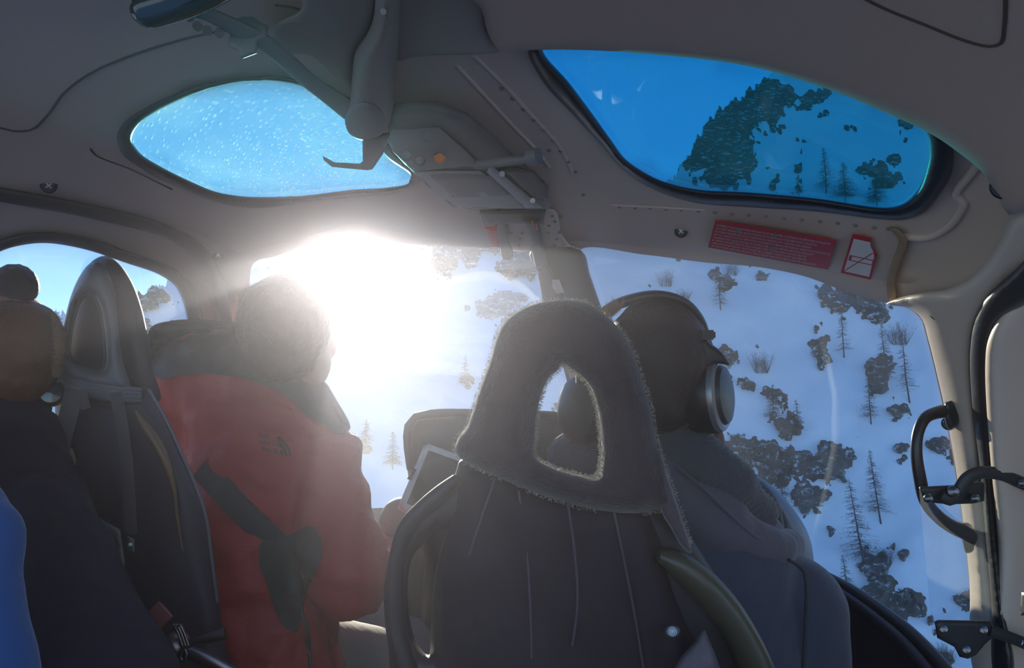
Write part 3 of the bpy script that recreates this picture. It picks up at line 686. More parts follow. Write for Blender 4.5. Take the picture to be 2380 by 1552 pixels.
# raised beige pressing to the right of the front roof edge and stained strap
r = pad('trim_10', [(2065,528),(2088,532),(2110,560),(2095,610),(2082,650),(2085,700),(2076,708),(2064,690),(2062,650),(2076,600),(2088,560)], mat('stained_beige', (.36, .24, .14), .55, var=.25, vscale=30), dfn=off(.012), T=.02, r=8, sp=8)
r['kind'] = 'structure'; r['label'] = 'brown stained edge strip of the front roof panel'
tube('pressed_lip', [HP(x, y, .004) for x, y in [(2090,548),(2150,552),(2200,530),(2232,492),(2238,470),(2222,452),(2262,395),(2290,350)]], .005, M_panel, ceil_, seg=8)
# screws
def screw(px, py, o, label, rad=.0085):
    p = HP(px, py, o); n = (CAM - p).normalized(); u = n.orthogonal().normalized(); w = n.cross(u)
    r = empty('screw', label, 'screw', 'black cross-head screws in the beige panels')
    lathe('washer', p, n, [(rad * 1.3, -.006), (rad * 1.3, .0), (rad * 1.1, .0015), (rad, .0015), (rad * .95, .003), (.0001, .0035)], M_black, r, seg=20)
    for a, b in ((u, w), (w, u)): box('slot', p + n * .0035, (a, b, n), (rad * 1.1, rad * .22, .001), M_metal, r, 0)
    setbase(r)
screw(113, 431, .003, 'black screw at the far left, above the side window arch')
screw(507, 592, .003, 'faint screw on the pillar left of the sun glare')
screw(1583, 537, .003, 'black screw left of the red text placard')
screw(2335, 432, .065, 'large black screw at the right end of the ceiling liner', .010)
screw(2184, 724, .045, 'black screw at the top of the beige window pillar', .010)
screw(2205, 984, .07, 'black screw on the upper end of the grab handle', .008)

# ---- placards
def quad_map(TL, TR, BR, BL, o):
    "flat rectangle standing on the roof panel; returns f(u,v,h)"
    q = [HP(*p, o) for p in (TL, TR, BR, BL)]
    n = (q[1] - q[0]).cross(q[3] - q[0]).normalized(); dv = (q[2] - CAM).normalized()
    q[2] = CAM + dv * ((q[0] - CAM).dot(n) / dv.dot(n))          # keep the plate flat
    if n.dot(CAM - q[0]) < 0: n = -n
    def f(u, v, h=0): return q[0].lerp(q[1], u).lerp(q[3].lerp(q[2], u), v) + n * h
    return f
def flat_poly(name, f, uv, h0, h1, m, parent=None):
    n = len(uv); V = [f(u, v, h0) for u, v in uv] + [f(u, v, h1) for u, v in uv]
    Fc = [tuple(range(n, 2 * n)), tuple(range(n))[::-1]] + [(i, (i + 1) % n, n + (i + 1) % n, n + i) for i in range(n)]
    me = mesh(name, V, Fc, False); bm = bmesh.new(); bm.from_mesh(me); bmesh.ops.recalc_face_normals(bm, faces=bm.faces); bm.to_mesh(me); bm.free()
    return link(name, me, m, parent)
def text_mesh(txt, bold=0.0):
    cu = bpy.data.curves.new('t', 'FONT'); cu.body = txt; cu.size = 1; cu.resolution_u = 1; cu.offset = bold
    o = bpy.data.objects.new('t', cu); C.objects.link(o); bpy.context.view_layer.update()
    me = bpy.data.meshes.new_from_object(o.evaluated_get(bpy.context.evaluated_depsgraph_get()))
    V = [(v.co.x, v.co.y) for v in me.vertices]; Fc = [tuple(p.vertices) for p in me.polygons]
    bpy.data.objects.remove(o); bpy.data.curves.remove(cu); bpy.data.meshes.remove(me); return V, Fc
def lettering(name, f, lines, h, m, parent, shear=0.0):
    "lines: (text, u0, u1, v_baseline, v_height); text is stretched to run from u0 to u1"
    V = []; Fc = []
    for txt, u0, u1, vb, vh in lines:
        v, fc = text_mesh(txt, .012); w = max(a for a, b in v); s = len(V)
        V += [f(u0 + (a + shear * b) / w * (u1 - u0), vb - b / .72 * vh, h) for a, b in v]; Fc += [tuple(s + q for q in p) for p in fc]
    return link(name, mesh(name, V, Fc, False), m, parent)
M_lab = mat('red_label', (.50, .012, .03), .35)
r = empty('limitations_placard', 'red placard with small white French and English text on the front roof edge', 'placard')
f = quad_map((1662,514), (1943,560), (1925,626), (1646,574), .017)
flat_poly('plate', f, [(0, 0), (1, 0), (1, 1), (0, 1)], -.002, .0006, M_lab, r)
L8 = [("LES REPERES ET PLAQUES INDICATRICES INSTALLES SUR CET HELICOPTERE CONTIENNENT LES LIMITATIONS D'UTILISATION", .02, .965),
 ("QUI DOIVENT ETRE RESPECTEES LORS DE L'UTILISATION DE CE GIRAVION.LES AUTRES LIMITATIONS D'UTILISATION", .02, .865),
 ("QUI DOIVENT ETRE RESPECTEES LORS DE L'UTILISATION DE CE GIRAVION SONT CONTENUES DANS LE MANUEL", .02, .83),
 ('DE VOL DU GIRAVION.LA SECTION "LIMITATIONS" DE NAVIGABILITE" DU MANUEL D\'ENTRETIEN DU GIRAVION DOIT ETRE RESPECTEE', .02, .985),
 ("THE MARKINGS AND PLACARDS INSTALLED ON THIS HELICOPTER CONTAIN OPERATING LIMITATIONS WHICH MUST", .02, .865),
 ("BE COMPLIED WITH WHEN OPERATING THIS ROTORCRAFT.OTHER OPERATING LIMITATIONS WHICH MUST BE", .02, .81),
 ("COMPLIED WITH WHEN OPERATING THIS ROTORCRAFT ARE CONTAINED IN THE ROTORCRAFT FLIGHT MANUAL", .02, .82),
 ('THE "AIRWORTHINESS LIMITATIONS" SECTION OF THE ROTORCRAFT MAINTENANCE MANUAL MUST BE COMPLIED WITH', .02, .90)]
lettering('lettering', f, [(t, a, b, .135 + .113 * i, .072) for i, (t, a, b) in enumerate(L8)], .0011, mat('label_white', (.72, .52, .55), .5), r)
for u, v in [(.21, .16), (.52, .13), (.215, .62), (.525, .60)]:
    k = []; 
    for q in range(14): a = q * 6.283 / 14; k.append((u + .019 * math.cos(a), v + .075 * math.sin(a)))
    flat_poly('rivet_hole', f, k, .0005, .0018, M_shroud, r)
setbase(r)
r = empty('no_smoking_placard', 'white no smoking placard with red border and torn corner', 'placard')
f = quad_map((1981,546), (2046,560), (2024,649), (1954,633), .014)
flat_poly('plate', f, [(0, 0), (.66, 0), (.70, .12), (.86, .26), (1, .38), (1, 1), (0, 1)], -.002, .0006, M_lab, r)
flat_poly('white_field', f, [(.09, .07), (.68, .07), (.72, .15), (.86, .27), (.93, .38), (.93, .93), (.09, .93)], .0004, .001, M_white, r)
def line(u0, v0, u1, v1, t):
    d = Vector((u1 - u0, v1 - v0)); d.normalize(); n = Vector((-d.y, d.x)) * t
    return [(u0 + n.x, v0 + n.y), (u1 + n.x, v1 + n.y), (u1 - n.x, v1 - n.y), (u0 - n.x, v0 - n.y)]
for L in [line(.10, .92, .86, .30, .013), line(.12, .48, .92, .48, .009), (line(.12, .60, .92, .60, .009)), line(.92, .475, .92, .605, .009), line(.17, .48, .17, .60, .045)]:
    flat_poly('printed_line', f, L, .0009, .0013, M_lab, r)
setbase(r)

# ------------------------------------------------------------------ right side: grab handle, door bracket, deflector pane
r = empty('grab_handle', 'black loop grab handle on the beige window pillar', 'handle')
DH = lambda x, y: hull_d(2235, 1000) - .06
pts = [(2216,952),(2180,958),(2150,972),(2134,1005),(2130,1050),(2138,1110),(2152,1165),(2180,1200),(2215,1225),(2252,1242),(2256,1262)]
tube('loop', [P(x, y, DH(x, y) - .03 * math.sin(math.pi * i / 10)) for i, (x, y) in enumerate(pts)], [.011,.0095,.0085,.008,.008,.0088,.0092,.0096,.0105,.0115,.006], mat('satin_black', (.022, .022, .026), .28), r, seg=16)
pad('foot', [(2196,935),(2222,930),(2230,980),(2208,1000),(2198,985)], MATS['satin_black'], dfn=lambda x, y: DH(x, y), T=.03, r=8, sp=8, parent=r)
pad('foot', [(2226,1215),(2256,1218),(2262,1280),(2246,1285),(2236,1255)], MATS['satin_black'], dfn=lambda x, y: DH(x, y), T=.03, r=8, sp=8, parent=r)
setbase(r)
DB = hull_d(2240, 1150) - .16
r = empty('door_bracket', 'upper black door bracket with curved arm and shiny bolts', 'bracket')
pad('plate', [(2136,1131),(2210,1127),(2290,1118),(2288,1164),(2262,1170),(2205,1172),(2148,1166)], M_black, d=DB, T=.008, r=4, sp=10, smooth=False, parent=r)
tube('arm', [P(x, y, DB - .012) for x, y in [(2188,1150),(2206,1158),(2230,1140),(2248,1112),(2280,1098),(2330,1103),(2375,1122),(2440,1148)]], [.008,.0105,.0105,.0095,.009,.0088,.0088,.0085], M_black, r, seg=12, flatten=.5, up=(0, 1, 0))
for x, y, q in [(2216,1142,.0085), (2158,1158,.0065), (2266,1158,.0065), (2374,1123,.006)]:
    p = P(x, y, DB - .02); lathe('bolt', p, CAM - p, [(q, -.02), (q, .0), (q * .85, .002), (q * .4, .0035), (.0001, .0038)], mat('bolt_steel', (.16, .16, .17), .22, metal=.9), r, seg=18)
setbase(r)
r = empty('door_bracket', 'lower black door bracket below the clear deflector pane', 'bracket')
pad('plate', [(2172,1444),(2180,1440),(2300,1442),(2308,1452),(2310,1478),(2290,1496),(2268,1522),(2250,1531),(2230,1526),(2218,1503),(2178,1482)], M_black, d=DB, T=.012, r=5, sp=10, smooth=False, parent=r)
tube('arm', [P(x, y, DB - .006) for x, y in [(2300,1465),(2350,1482),(2440,1520)]], .0085, M_black, r, seg=10, flatten=.5, up=(0, 1, 0))
for x, y in [(2193,1460),(2286,1462),(2246,1508),(2368,1490)]:
    p = P(x, y, DB - .006); lathe('bolt', p, CAM - p, [(.0065, -.01), (.0065, .0), (.0055, .002), (.0001, .0032)], MATS['bolt_steel'], r, seg=18)
setbase(r)
r = pad('deflector_pane', [(2136,1137),(2288,1126),(2311,1478),(2167,1474)], glass('thin_acrylic', (.90, .94, .96), dirt=.02, refl=1.2), d=DB + .010, T=.003, flat=True, smooth=False, sp=30)
tag(r, 'small clear acrylic pane held between the two black door brackets', 'pane')
r = pad('door_latch_plate', [(2374,1376),(2400,1376),(2400,1430),(2372,1430)], M_metal, dfn=off(.135), T=.004, r=3, sp=8, smooth=False); tag(r, 'bright metal latch plate cut by the right picture border', 'latch plate')

# ------------------------------------------------------------------ instrument cowl, tablet
M_cowl = mat('cowl_black', (.018, .018, .024), .45, bump=.2, bscale=300)
M_cowl2 = mat('blue_grey_casing', (.10, .13, .19), .4)
r = empty('instrument_cowl', 'wide dark instrument cowl behind both people at the front', 'instrument panel')
DI = 1.65
pad('cowl_body', [(941,1012),(944,985),(962,963),(1000,955),(1110,954),(1330,964),(1500,1000),(1640,1058),(1740,1105),(1800,1155),(1820,1215),(1826,1300),(1822,1470),(1000,1470),(985,1300),(962,1180),(948,1100)], M_cowl, d=DI, T=.16, r=36, sp=20, parent=r)
pad('outer_casing', [(1700,1080),(1790,1125),(1850,1190),(1882,1250),(1893,1320),(1890,1470),(1800,1470),(1810,1250),(1780,1160)], M_cowl2, d=DI + .03, T=.10, r=30, sp=18, parent=r)
tube('rim', [P(x, y, DI - .075) for x, y in [(955,1090),(948,1040),(949,990),(966,968),(1000,961),(1110,960),(1330,970),(1500,1006),(1640,1066),(1740,1113),(1795,1160),(1812,1215),(1817,1300)]], .009, M_cowl, r, seg=10)
for x, y, q in [(1180, 1060, .038), (1100, 1150, .035), (1600, 1150, .038), (1700, 1220, .038), (1500, 1090, .035)]:
    g = lathe('gauge', P(x, y, DI - .075), FW * -1, [(q, 0), (q, .012), (q * .85, .012), (q * .83, .006), (.0001, .006)], M_grey, r, seg=28)
setbase(r)
r = empty('door_sill', 'dark curved sill with double rim below the right windscreen', 'sill'); r['kind'] = 'structure'; del r['category']
r.name = 'trim_11'
tube('rim', [HP(x, y, .02) for x, y in [(1860,1310),(1900,1330),(1980,1372),(2060,1427),(2120,1474),(2190,1547),(2230,1600)]], .012, M_black, r, seg=10)
tube('rim', [HP(x, y, .05) for x, y in [(1880,1335),(1960,1382),(2040,1440),(2100,1492),(2160,1560),(2200,1610)]], .010, M_dark, r, seg=10)
setbase(r)
r = empty('tablet', 'white framed tablet computer tilted left of the fleece seat', 'tablet')
DT = 1.55
tq = [(988,1031),(1150,1090),(1095,1250),(924,1180)]
pad('body', [(996,1031),(1144,1084),(1152,1094),(1102,1244),(1092,1250),(930,1187),(925,1177),(984,1036)], mat('white_plastic', (.75, .68, .66), .35), d=DT, T=.009, r=5, sp=16, smooth=False, parent=r)
s = pad('screen', [(996,1046),(1128,1094),(1088,1224),(945,1170)], mat('dark_screen', (.03, .035, .04), .35), d=DT - .0045, T=.002, r=2, sp=20, smooth=False, parent=r)
setbase(r)
r = pad('tablet_clamp', [(957,1086),(968,1090),(956,1116),(946,1113)], M_black, d=DT - .004, T=.02, r=4, sp=5, smooth=False); tag(r, 'small black clamp gripping the left edge of the tablet', 'clamp')
r = pad('camera_bag', [(890,1182),(905,1165),(935,1155),(975,1180),(1060,1230),(1080,1420),(930,1420),(890,1260),(880,1210)], mat('bag_nylon', (.02, .02, .028), .6, bump=.3, bscale=200), d=1.86, T=.12, r=45, sp=12); tag(r, 'dark rounded bag on the front between the red jacket and the tablet', 'bag')

# ------------------------------------------------------------------ seats
M_fleece = mat('sheepskin', (.026, .016, .026), .95, bump=.7, bscale=220, bdist=.003, sheen=.25, var=.3, vscale=20)
M_fibre = mat('sunlit_fleece_fibre', (.62, .52, .42), .6)  # fringe of the dark fleece, its sunlit rim put into the pale colour
M_cloth = mat('seat_cloth', (.018, .010, .020), .8, bump=.5, bscale=90, var=.25, vscale=6)
M_leath = mat('grey_leather', (.16, .145, .16), .38, bump=.35, bscale=60, var=.15, vscale=10)
M_leath2 = mat('dark_leather', (.026, .022, .030), .5, bump=.3, bscale=50)
M_web = mat('webbing', (.09, .07, .07), .7, bump=.4, bscale=400)
def fibres(name, lines, n, parent, L=.008, m=None, seed=1, sideways=1):
    "short fleece fibres standing out along a line of (world point, outward direction)"
    rnd = random.Random(seed); V = []; Fc = []
    for k in range(n):
        p, o = lines[rnd.randrange(len(lines))]
        p = p + Vector((rnd.uniform(-1, 1), rnd.uniform(-2.5, 2.5), rnd.uniform(-1, 1))) * .003
        dv = (o + Vector((rnd.uniform(-1, 1), rnd.uniform(-1, 1), rnd.uniform(-1, 1))) * .8).normalized(); e = p + dv * L * rnd.uniform(.3, 1.2)
        u = dv.orthogonal().normalized() * .0004; w = dv.cross(u); s = len(V); V += [p + u, p - u * .5 + w * .8, p - u * .5 - w * .8, e]; Fc += [(s, s+1, s+3), (s+1, s+2, s+3), (s+2, s, s+3)]
    o = link(name, mesh(name, V, Fc, False), m or M_fibre, parent); o['kind'] = 'stuff'; return o
def outline_pts(outline, d, step=4, inward=False):
    q = cr(outline, step); A = np.array(q); c = A.mean(0); out = []
    for i in range(len(q)):
        t = A[(i + 1) % len(q)] - A[i - 1]; t /= max(np.linalg.norm(t), 1e-6); n = np.array([t[1], -t[0]])
        if (n @ (A[i] - c) < 0) != inward: n = -n
        out.append((P(A[i][0], A[i][1], d), (RT * float(n[0]) - UP * float(n[1])).normalized()))
    return out
AXES = ((1, 0, 0), (0, 1, 0), (0, 0, 1))
def seat_base(r, y, px, w):
    "cushion on a pedestal standing on the floor, and the lower part of the backrest"
    x = (px - W / 2) / F * y
    box('backrest_lower', (x, y - .05, .52), AXES, (w * .9, .09, .34), M_leath2, r, .03)
    box('seat_cushion', (x, y + .16, .40), AXES, (w, .40, .12), M_cloth, r, .04)
    box('pedestal', (x, y + .10, .20), AXES, (w * .5, .24, .30), M_black, r, .01)
def wrinkle(amp, s, oct=4, seed=0): return lambda x, y: amp * mnoise.fractal(Vector((x * s, y * s * .55, seed)), 1.0, 2.0, oct)
head_o = [(1068,1062),(1058,1040),(1068,1012),(1085,990),(1098,955),(1115,900),(1138,838),(1152,790),(1168,752),(1204,722),(1250,704),(1310,697),(1360,704),(1405,730),(1445,772),(1470,815),(1492,880),(1512,950),(1528,1030),(1550,1100),(1578,1180),(1600,1260),(1560,1215),(1535,1186),(1480,1194),(1390,1186),(1290,1160),(1200,1128),(1120,1092)]
head_h = [(1308,843),(1322,852),(1345,868),(1372,900),(1388,950),(1396,1010),(1397,1062),(1386,1108),(1340,1102),(1285,1086),(1243,1060),(1243,1015),(1250,950),(1262,905),(1280,872),(1294,862)]
r = empty('fleece_covered_seat', 'seat with dark fleece headrest cover and triangular hole, centre right', 'seat')
shell = [(1070,1068),(1120,1085),(1290,1150),(1540,1180),(1580,1215),(1640,1300),(1700,1400),(1752,1480),(1790,1600),(930,1600),(902,1500),(892,1400),(896,1330),(912,1262),(950,1200),(1000,1160),(1034,1132),(1058,1100)]
sideh = [(1030,1228),(1000,1252),(962,1288),(950,1330),(948,1400),(958,1462),(978,1508),(996,1522),(1001,1470),(1004,1400),(1012,1330),(1026,1270),(1036,1240)]
pad('seat_shell', shell, M_leath2, d=1.06, T=.07, r=42, holes=[cr(sideh, 10)], sp=16, parent=r)
pad('back_cover', [(1090,1085),(1290,1150),(1500,1180),(1540,1240),(1560,1330),(1600,1440),(1640,1600),(1010,1600),(1012,1500),(1018,1400),(1034,1260),(1045,1180),(1062,1120)], M_cloth, d=1.045, T=.085, r=70, sp=15, bump=wrinkle(.012, .008, 4, 3), parent=r)
c = pad('headrest_cover', head_o, M_fleece, d=1.02, T=.12, r=48, holes=[cr(head_h, 9)], sp=12, bump=wrinkle(.006, .02, 4, 1), parent=r)
fibres('rim_fibres', outline_pts([p for p in head_o], 1.02), 4200, c, .0036, seed=3)
fibres('hole_fibres', outline_pts(head_h, 1.01, inward=True), 3200, c, .0042, seed=4)
pad('cover_flap', [(1528,1030),(1550,1100),(1580,1190),(1606,1284),(1585,1270),(1558,1225),(1538,1190),(1536,1120)], mat('mauve_fleece', (.075, .05, .065), .9, bump=.8, bscale=120, sheen=.5), d=.985, T=.03, r=14, sp=9, parent=r)
0 and tube('hem', [P(x, y, .985) for x, y in [(1243,1060),(1285,1088),(1340,1105),(1386,1110),(1398,1062),(1396,1000)]], .003, M_fibre, c, seg=8)
tube('right_bolster', [P(x, y, 1.0) for x, y in [(1530,1290),(1560,1300),(1620,1345),(1680,1410),(1730,1490),(1765,1570),(1790,1640)]], [.012,.022,.03,.031,.031,.032,.032], mat('olive_vinyl', (.06, .055, .035), .35, bump=.2, bscale=80), r, seg=18, flatten=.7)
tube('left_frame', [P(x, y, 1.02) for x, y in [(1062,1112),(1030,1140),(985,1180),(945,1225),(925,1290),(918,1370),(922,1450),(945,1540),(965,1620)]], [.012,.018,.02,.02,.018,.017,.018,.02,.02], M_leath2, r, seg=16, flatten=.6)
for pl in [[(1205,1140),(1222,1260),(1232,1400),(1236,1560)], [(1318,1160),(1335,1280),(1342,1400),(1330,1500)], [(1425,1180),(1450,1300),(1475,1430),(1500,1580)], [(1150,1110),(1120,1200),(1090,1290)]]:
    tube('seam', [P(x, y, 1.0) for x, y in pl], .0022, mat('seam_piping', (.07, .055, .075), .5), r, seg=6)
b = lathe('snap_button', P(1563, 1467, .975), P(1563, 1467, .95) - P(1563, 1467, .975), [(.010, -.004), (.010, .001), (.008, .003), (.006, .001), (.005, .001), (.004, .0035), (.0025, .0035), (.002, .001), (.0001, .001)], M_metal, r, seg=24)
pad('patterned_cushion', [(1560,1570),(1580,1530),(1615,1490),(1636,1462),(1650,1490),(1680,1570),(1690,1620),(1560,1620)], mat('speckled_cloth', (.13, .11, .13), .9, bump=.5, bscale=100, var=.5, vscale=60), d=.97, T=.05, r=18, sp=10, parent=r)
seat_base(r, 1.14, 1390, .50)
setbase(r)

r = empty('leather_headrest_seat', 'seat with grey leather teardrop headrest on the left', 'seat')
pad('seat_back', [(140,890),(250,915),(345,900),(372,950),(415,1040),(455,1120),(485,1220),(505,1360),(520,1480),(535,1620),(60,1620),(100,1400),(118,1200),(128,1000)], mat('plum_vinyl', (.055, .045, .06), .5, bump=.3, bscale=60), d=1.33, T=.13, r=46, sp=18, bump=wrinkle(.01, .008, 3, 5), parent=r)
pad('headrest_cushion', [(150,868),(160,740),(185,650),(215,606),(245,594),(272,608),(304,650),(328,710),(345,790),(356,860),(372,930),(300,930),(200,905)], M_leath2, d=1.36, T=.07, r=42, sp=12, parent=r)
ring_o = [(131,872),(140,800),(152,735),(168,678),(186,640),(206,614),(225,607),(244,618),(260,650),(270,700),(276,770),(286,840),(302,905),(270,912),(215,905),(165,892)]
ring_h = [(206,683),(218,690),(230,715),(238,750),(243,800),(242,850),(236,858),(205,852),(178,840),(163,825),(165,780),(175,730),(190,695)]
k = pad('headrest_ring', ring_o, M_leath, d=1.29, T=.075, r=26, holes=[cr(ring_h, 7)], sp=9, parent=r, bump=wrinkle(.003, .05, 3, 2))
tube('piping', [P(x, y, 1.262) for x, y in cr(ring_h + ring_h[:1], 12, False)], .0022, M_leath2, k, seg=6)
tube('piping', [P(x, y, 1.262) for x, y in [(150,862),(156,800),(168,730),(186,676),(204,660),(222,662),(240,684),(254,730),(260,800),(262,868)]], .0018, M_leath2, k, seg=6)
for j in range(4):
    tube('leather_fold', [P(x, y + 9 * j, 1.262 - .002 * j) for x, y in [(136,862),(170,880),(220,893),(270,900),(330,905)]], [.004, .006, .0065, .006, .003], M_leath, k, seg=10)
for pl, w in [([(172,905),(160,960),(140,1040),(132,1120),(145,1230)], .016), ([(268,912),(278,960),(292,1060),(300,1160),(304,1240)], .0105), ([(188,905),(196,935),(200,950)], .008)]:
    tube('strap', [P(x, y, 1.225) for x, y in pl], w, M_web, r, seg=8, flatten=.15, up=(0, 1, 0))
tube('edge_highlight', [P(x, y, 1.24) for x, y in [(316,955),(335,985),(362,1025),(385,1070),(402,1125),(412,1200),(425,1280)]], [.005,.011,.014,.012,.007,.004,.002], mat('highlight_bronze', (.22, .12, .06), .3), r, seg=12, flatten=.6)  # brownish highlight on the seat edge, built as a bronze coloured tube
tube('edge_piping', [P(x, y, 1.26) for x, y in [(345,905),(378,960),(420,1050),(455,1130),(478,1200),(492,1300),(505,1400)]], .003, M_leath, r, seg=8)
k = pad('metal_plate', [(229,1202),(280,1230),(290,1300),(284,1420),(272,1540),(262,1540),(264,1400),(252,1290)], mat('dull_bronze', (.22, .19, .15), .4, metal=.5), d=1.225, T=.008, r=4, sp=10, smooth=False, parent=r)
for x, y in [(243,1222),(256,1250),(263,1293),(262,1335),(262,1375),(258,1390)]:
    p = P(x, y, 1.222); lathe('stud', p, CAM - p, [(.008, 0), (.007, .004), (.004, .006), (.0001, .0065)], M_dmetal, k, seg=14)
k = pad('buckle_plate', [(293,1243),(312,1252),(313,1285),(296,1276)], MATS['dull_bronze'], d=1.205, T=.005, r=3, sp=6, smooth=False, parent=r)
p = P(303, 1265, 1.2); lathe('stud', p, CAM - p, [(.004, 0), (.003, .003), (.0001, .0035)], M_metal, k, seg=12)
seat_base(r, 1.36, 420, .42)
setbase(r)

# harness with rotary buckle hanging on the left seat
r = empty('harness_buckle', 'chrome rotary harness buckle with lever at the bottom left', 'buckle')
DHn = 1.06
M_chrome = mat('chrome', (.22, .17, .17), .3, metal=1)
p = P(405, 1500, DHn)
lathe('rotary_disc', p, (.25, -1, .35), [(.020, -.012), (.022, -.006), (.0215, .004), (.017, .010), (.010, .014), (.004, .0155), (.0001, .016)], M_chrome, r, seg=30)
tube('lever', [P(x, y, DHn - .012) for x, y in [(425,1503),(455,1490),(490,1482),(524,1472)]], [.006, .005, .007, .009], M_chrome, r, seg=12, flatten=.5, up=(0, 1, 0))
tube('lever', [P(x, y, DHn - .012) for x, y in [(425,1510),(460,1524),(495,1540),(540,1565)]], [.008, .010, .010, .010], M_chrome, r, seg=12, flatten=.4, up=(0, 1, 0))
for dx in (0, 7, 14): tube('claw', [P(x + dx, y, DHn - .014) for x, y in [(398,1462),(404,1452),(412,1466),(420,1488),(424,1500)]], .0022, M_chrome, r, seg=8)
tube('loop', [P(x, y, DHn - .02) for x, y in [(424,1512),(420,1528),(428,1534),(433,1520),(430,1508)]], .0022, M_chrome, r, seg=8)
setbase(r)
r = empty('harness_strap', 'short reddish harness strap end with metal tip left of the chrome buckle', 'strap')
tube('webbing', [P(x, y, 1.08) for x, y in [(385,1415),(365,1435),(345,1455),(335,1470)]], .016, mat('red_webbing', (.30, .08, .07), .6, bump=.4, bscale=400), r, seg=10, flatten=.2, up=(0, 1, 0), smoothp=False)
tube('tip', [P(x, y, 1.075) for x, y in [(345,1452),(330,1470)]], .018, M_dmetal, r, seg=10, flatten=.22, up=(0, 1, 0))
setbase(r)

# ------------------------------------------------------------------ people
M_skin = mat('skin', (.42, .25, .18), .55, bump=.1, bscale=200)
M_hair = mat('brown_hair', (.06, .038, .025), .7, bump=1, bscale=90, bdist=.004)
M_jred = mat('red_jacket', (.56, .022, .028), .55, bump=.5, bscale=14, bdist=.02, var=.12, vscale=5)
M_jblk = mat('black_jacket_yoke', (.03, .038, .038), .6, bump=.4, bscale=20, bdist=.01)
def E(px, py, d, a, b=None, c=None): return (P(px, py, d), (a, b or a, c or a))
def Lm(p0, r0, p1, r1): return (P(*p0), r0, P(*p1), r1)
# person in the red jacket
r = empty('person', 'person in a red jacket with black yoke, seen from behind, looking right', 'person')
blobs('body', [E(665,765,1.62,.092,.105,.110), E(706,838,1.65,.060,.075,.075), E(752,800,1.70,.018,.05,.05), E(774,812,1.73,.012,.014,.022), Lm((655,880,1.64),.050,(640,990,1.66),.05),
       Lm((620,1090,1.65),.11,(590,1600,1.58),.15), Lm((440,900,1.68),.06,(740,1090,1.62),.06), Lm((745,1095,1.6),.055,(812,1330,1.5),.05), Lm((812,1335,1.5),.045,(890,1290,1.86),.034), Lm((890,1290,1.86),.03,(905,1285,1.94),.032),
       Lm((430,900,1.68),.055,(400,1250,1.70),.05), Lm((400,1250,1.70),.045,(520,1330,1.95),.034)], M_skin, r, voxel=.010, smooth=5)
hh = blobs('hair', [E(660,752,1.60,.101,.108,.106), E(652,820,1.585,.078,.085,.070), E(610,705,1.60,.05,.06,.04)], M_hair, r, voxel=.008, smooth=5, disp=lambda c: .0022 * fb((c.x * 2, c.y * 2, c.z * .7), 40))
blobs('ear', [E(748,795,1.60,.009,.022,.030)], M_skin, r, voxel=.004, smooth=2)
rl = []
for i in range(260):
    t = i / 259; x = 560 + 130 * t; y = 700 - 52 * math.sin(t * 1.9); rl.append((P(x, y, 1.60), (RT * (-.6 + .6 * t) + UP).normalized()))
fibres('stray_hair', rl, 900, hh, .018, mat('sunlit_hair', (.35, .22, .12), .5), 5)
yoke = [(330,700),(560,700),(760,860),(830,1000),(800,1006),(740,975),(690,955),(600,960),(520,930),(440,905),(380,900),(300,930)]
pan = [(612,1250),(660,1262),(722,1222),(742,1290),(722,1345),(700,1400),(688,1470),(650,1450),(632,1400),(606,1330)]
def jm(c, n):
    x, y = px_of(c); q = np.array([[x, y]])
    if inside(q, yoke)[0] or inside(q, pan)[0]: return 1
    return 0
def quilt(c):
    return .013 * fb(c, 7, 4) + .005 * fb(c, 24, 3) + .0035 * math.sin(c.z * 75 + 2.5 * math.sin(c.x * 9 + c.z * 4)) - .002
jk = blobs('jacket', [Lm((605,1120,1.63),.165,(590,1600,1.58),.19), Lm((560,1020,1.66),.13,(660,1080,1.63),.13), Lm((440,890,1.69),.105,(745,1090,1.62),.085), Lm((560,900,1.66),.085,(690,985,1.64),.080), Lm((690,975,1.63),.07,(760,1060,1.62),.07),
       Lm((615,905,1.64),.098,(690,945,1.66),.082), Lm((560,880,1.66),.09,(500,850,1.68),.09), Lm((750,1090,1.6),.086,(806,1330,1.50),.096), Lm((806,1335,1.50),.090,(885,1290,1.84),.055), Lm((640,1440,1.6),.14,(640,1600,1.58),.16), Lm((430,900,1.69),.09,(395,1250,1.70),.08), Lm((395,1250,1.70),.075,(520,1330,1.93),.055)],
       M_jred, r, voxel=.009, smooth=5, disp=quilt)
blobs('trousers', [Lm((660,1560,1.6),.13,(880,1540,1.85),.085), Lm((560,1640,1.6),.13,(760,1640,1.8),.085)], mat('grey_trousers', (.22, .19, .20), .8, bump=.4, bscale=40, bdist=.004), r, voxel=.012, smooth=5)
bpy.context.view_layer.update()
drape('yoke', [(350,762),(400,745),(450,742),(505,745),(560,752),(615,780),(660,840),(705,880),(748,884),(785,934),(814,996),(792,1008),(745,985),(705,958),(680,930),(627,900),(570,880),(520,872),(470,868),(420,872),(370,880),(345,850)], jk, M_jblk, r)
drape('side_panel', [(606,1262),(640,1250),(680,1240),(722,1222),(744,1250),(745,1300),(724,1345),(704,1400),(690,1470),(660,1455),(640,1420),(618,1350),(606,1320)], jk, M_jblk, r)
